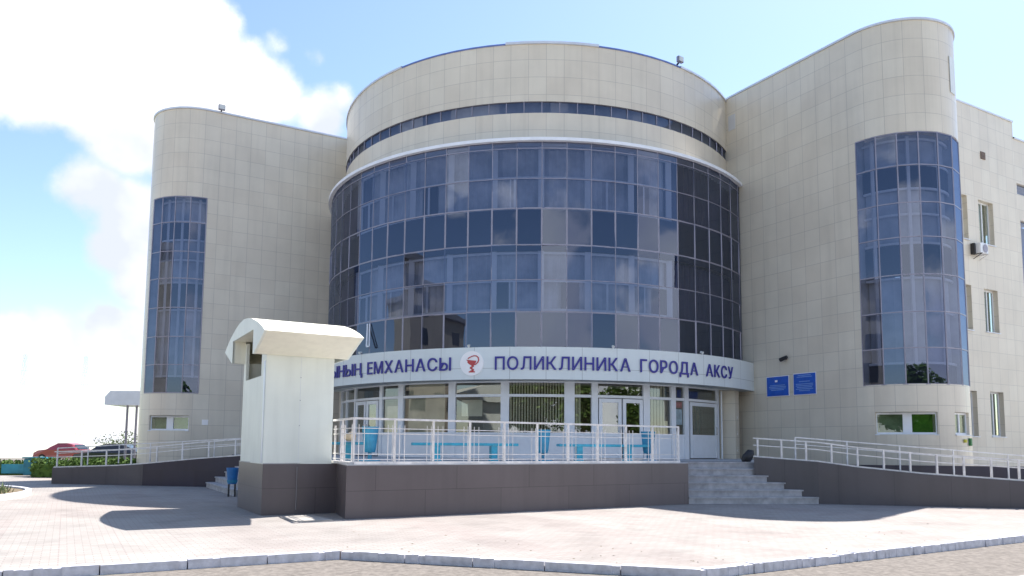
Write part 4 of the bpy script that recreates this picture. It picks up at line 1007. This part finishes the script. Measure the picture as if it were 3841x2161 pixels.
# --- cars
def car(label, loc, rz, paint, cat='car'):
    t = thing('parked_car', label, cat, loc, None, rz)
    prof = [(-2.1, .32), (-2.12, .62), (-2.02, .88), (-1.55, .97), (-1.30, 1.0), (-.85, 1.36), (-.35, 1.46), (.35, 1.45), (.85, 1.20), (1.12, .98), (1.75, .90), (2.08, .72), (2.12, .5), (2.08, .30)]
    def shell(p, w0, w1):
        bm = bmesh.new(); n = len(p)
        wd = [w1 if z > 1.02 else w0 for x, z in p]
        Lv = [bm.verts.new((x, -w_, z)) for (x, z), w_ in zip(p, wd)]; Rv = [bm.verts.new((x, w_, z)) for (x, z), w_ in zip(p, wd)]
        for i in range(n): j = (i+1) % n; bm.faces.new((Lv[i], Lv[j], Rv[j], Rv[i]))
        bm.faces.new(Lv[::-1]); bm.faces.new(Rv); bmesh.ops.recalc_face_normals(bm, faces=bm.faces)
        bmesh.ops.bevel(bm, geom=[e for e in bm.edges if abs(e.verts[0].co.y-e.verts[1].co.y) < .4], offset=.05, segments=2, affect='EDGES')
        me = bpy.data.meshes.new('body'); bm.to_mesh(me); bm.free(); me.materials.append(M[paint]); o = bpy.data.objects.new('body', me); C.objects.link(o); o.parent = t; return o
    b = shell(prof, .86, .66)
    for sgn in (-1, 1):
        mb = MB(); mb.q([(-1.0, sgn*.79, 1.03), (.95, sgn*.79, 1.03), (.72, sgn*.685, 1.26), (.3, sgn*.672, 1.39), (-.35, sgn*.672, 1.39), (-.78, sgn*.685, 1.30)]); mb.build('side_window', M['carglass'], t)
    mb = MB(); mb.q([(.90, -.6, 1.20), (.90, .6, 1.20), (1.14, .68, 1.0), (1.14, -.68, 1.0)]); mb.build('windscreen', M['carglass'], t)
    mb = MB(); mb.q([(-.92, -.58, 1.35), (-.92, .58, 1.35), (-1.34, .66, 1.03), (-1.34, -.66, 1.03)]); mb.build('rear_window', M['carglass'], t)
    for x in (-1.32, 1.36):
        for sgn in (-1, 1):
            mb = MB(); mb.tube((x, sgn*.70, .31), (x, sgn*.88, .31), .31, n=20); wv = mb.build('wheel', M['tyre'], t)
            mb = MB(); mb.tube((x, sgn*.875, .31), (x, sgn*.89, .31), .19, n=16); mb.build('rim', M['rim'], wv)
    for sgn in (-1, 1):
        MB().box((2.07, sgn*.62, .68), (.08, .32, .14)).build('headlight', M['lamp'], t); MB().box((-2.08, sgn*.64, .78), (.08, .26, .18)).build('tail_light', M['tail'], t)
    MB().box((-2.13, 0, .45), (.1, 1.5, .16)).build('bumper', M['black'], t); MB().box((2.13, 0, .42), (.1, 1.5, .16)).build('bumper', M['black'], t)
    return t
car('red hatchback parked on the far side of the lawn', (-33.6, 58.5, 0), R(176), 'carred')
car('black car parked under the flat porch roof at the left', (-21.6, 42.6, 0), R(8), 'cardark')

# --- porch at the far left
t = thing('porch_canopy', 'flat grey porch roof on two thin posts beyond the left wing', 'canopy', (-17.9, 36.6, 0), rz=R(4))
bm = bmesh.new(); pr = [(-.95, 3.25), (-.95, 3.62), (-.72, 3.90), (2.6, 3.92), (2.6, 3.25)]
a_ = [bm.verts.new((x, -1.1, z)) for x, z in pr]; b_ = [bm.verts.new((x, 1.1, z)) for x, z in pr]
for i in range(5): j = (i+1) % 5; bm.faces.new((a_[i], a_[j], b_[j], b_[i]))
bm.faces.new(a_[::-1]); bm.faces.new(b_); bmesh.ops.recalc_face_normals(bm, faces=bm.faces)
me = bpy.data.meshes.new('roof_slab'); bm.to_mesh(me); bm.free(); me.materials.append(M['coping']); o = bpy.data.objects.new('roof_slab', me); C.objects.link(o); o.parent = t
for x, y in ((-.12, -.6), (.26, -.5)):
    mb = MB(); mb.tube((x, y, 0), (x, y, 3.26), .055, n=10); mb.build('post', M['mull'], t)

# --- vegetation and pylons far away
tree('small pale green tree behind the porch posts', (-23.2, 52, 0), 3.6, 1.5, 1600, 11, 'leaf2', None, .09)
for i, (x, y, h, lb) in enumerate(((-34.0, 66, 2.3, 'pale green bush right of the red car'), (-31.2, 64, 1.9, 'low pale bush between the red car and the porch'))):
    tr_ = thing('bush', lb, 'bush', (x, y, 0), 'bushes beyond the parking'); leafcloud('foliage', M['leaf2'], (0, 0, h*.45), (1.9, 1.2, h*.55), 1500, .09, 20+i, tr_)
    mb = MB(); mb.tube((0, 0, 0), (0, 0, h*.4), .06, .03, 6); mb.build('stem', M['bark'], tr_)
def pylon(label, loc, h):
    t = thing('power_pylon', label, 'pylon', loc, 'lattice power pylons on the horizon'); mb = MB(); bw = h*.042
    w_ = .14
    def wdt(f): return bw*(1-f)**1.0*.9+h*.012
    K_ = 9
    for k in range(K_):
        f0, f1 = k/K_, (k+1)/K_; a, b = wdt(f0), wdt(f1)
        c0 = [(-a, -a), (a, -a), (a, a), (-a, a)]; c1 = [(-b, -b), (b, -b), (b, b), (-b, b)]
        for i in range(4):
            j = (i+1) % 4; mb.bar((*c0[i], h*f0), (*c1[i], h*f1), w_); mb.bar((*c0[i], h*f0), (*c1[j], h*f1), w_*.6); mb.bar((*c0[j], h*f0), (*c1[i], h*f1), w_*.6); mb.bar((*c1[i], h*f1), (*c1[j], h*f1), w_*.6)
    mb.build('lattice', M['steel'], t); mb = MB()
    for f in (.68, .82, .96): mb.bar((-h*.11, 0, h*f), (h*.11, 0, h*f), w_*.9); mb.bar((-h*.11, 0, h*f), (0, 0, h*(f+.04)), w_*.5); mb.bar((h*.11, 0, h*f), (0, 0, h*(f+.04)), w_*.5)
    mb.build('cross_arms', M['steel'], t)
    return t
pylon('larger lattice power pylon near the left edge', (-382, 600, 0), 70)
pylon('fainter lattice power pylon nearer the building', (-390, 700, 0), 80)

# --- the far side of the road (outside the picture, mirrored in the glass)
blk = thing('apartment_block', 'long beige apartment block left of the plaza, outside the picture', 'building')
MB().prism([(-64, -14), (-44, -20), (-35, 14), (-55, 20)], 0, 16).build('wall', M['opp'], blk)
MB().prism([(-64.4, -14.4), (-43.6, -20.6), (-34.5, 14.3), (-55, 20.5)], 16, 16.5, bottom=True).build('roof', M['roof'], blk)
for k in range(9):
    for z in (1.2, 4.3, 7.4, 10.5, 13.2):
        p0, p1 = Vector((-44, -20)), Vector((-35, 14)); n_ = Vector((.967, -.256))*.03
        a = p0+(p1-p0)*((k+.3)/9); b = p0+(p1-p0)*((k+.68)/9)
        MB().q([(*(a+n_), z), (*(b+n_), z), (*(b+n_), z+1.6), (*(a+n_), z+1.6)]).build('window', M['carglass'], blk)
base = []
spots = [(-19, -9, 7.4), (-12, -12, 8.6), (-6, -10, 6.8), (0, -13, 8), (6, -10, 7), (12, -13, 8.8), (18, -10, 7.2), (25, -12, 8.4), (33, -8, 7.6), (41, -5, 8.2)]
words = ['one', 'two', 'three', 'four', 'five', 'six', 'seven', 'eight', 'nine', 'ten']
for i, (x, y, h) in enumerate(spots):
    lb = 'bushy green tree across the road behind the viewer, number %s from the left' % words[i]
    if i < 2: base.append(tree(lb, (x, y, -.1), h, h*.42, 5200, 40+i, 'leaf', 'trees across the road', .26))
    else: t_ = dup(base[i % 2], (x, y, -.1), i*1.3, lb)

# a few dry leaves and bits blown along the paving
mb = MB(); rnd = random.Random(9)
for k in range(55):
    t_ = rnd.random(); a, b = ((Vector((-2.39, 11.2)), Vector((2.33, 9.9))) if rnd.random() < .4 else (Vector((2.33, 9.9)), Vector((9.01, 14.0))))
    p = a+(b-a)*t_+Vector((-.2, .9))*abs(rnd.gauss(0, 1.1)); c_ = rnd.uniform(0, 2*pi); l_ = rnd.uniform(.01, .028)
    mb.q([(p.x-l_*cos(c_), p.y-l_*sin(c_), .004), (p.x+l_*.4*sin(c_), p.y-l_*.4*cos(c_), .012), (p.x+l_*cos(c_), p.y+l_*sin(c_), .006), (p.x-l_*.4*sin(c_), p.y+l_*.4*cos(c_), .004)])
tag(mb.build('fallen_leaves', M['soil']), 'dry leaves and crumbs scattered along the kerb', 'leaves', kind='stuff')
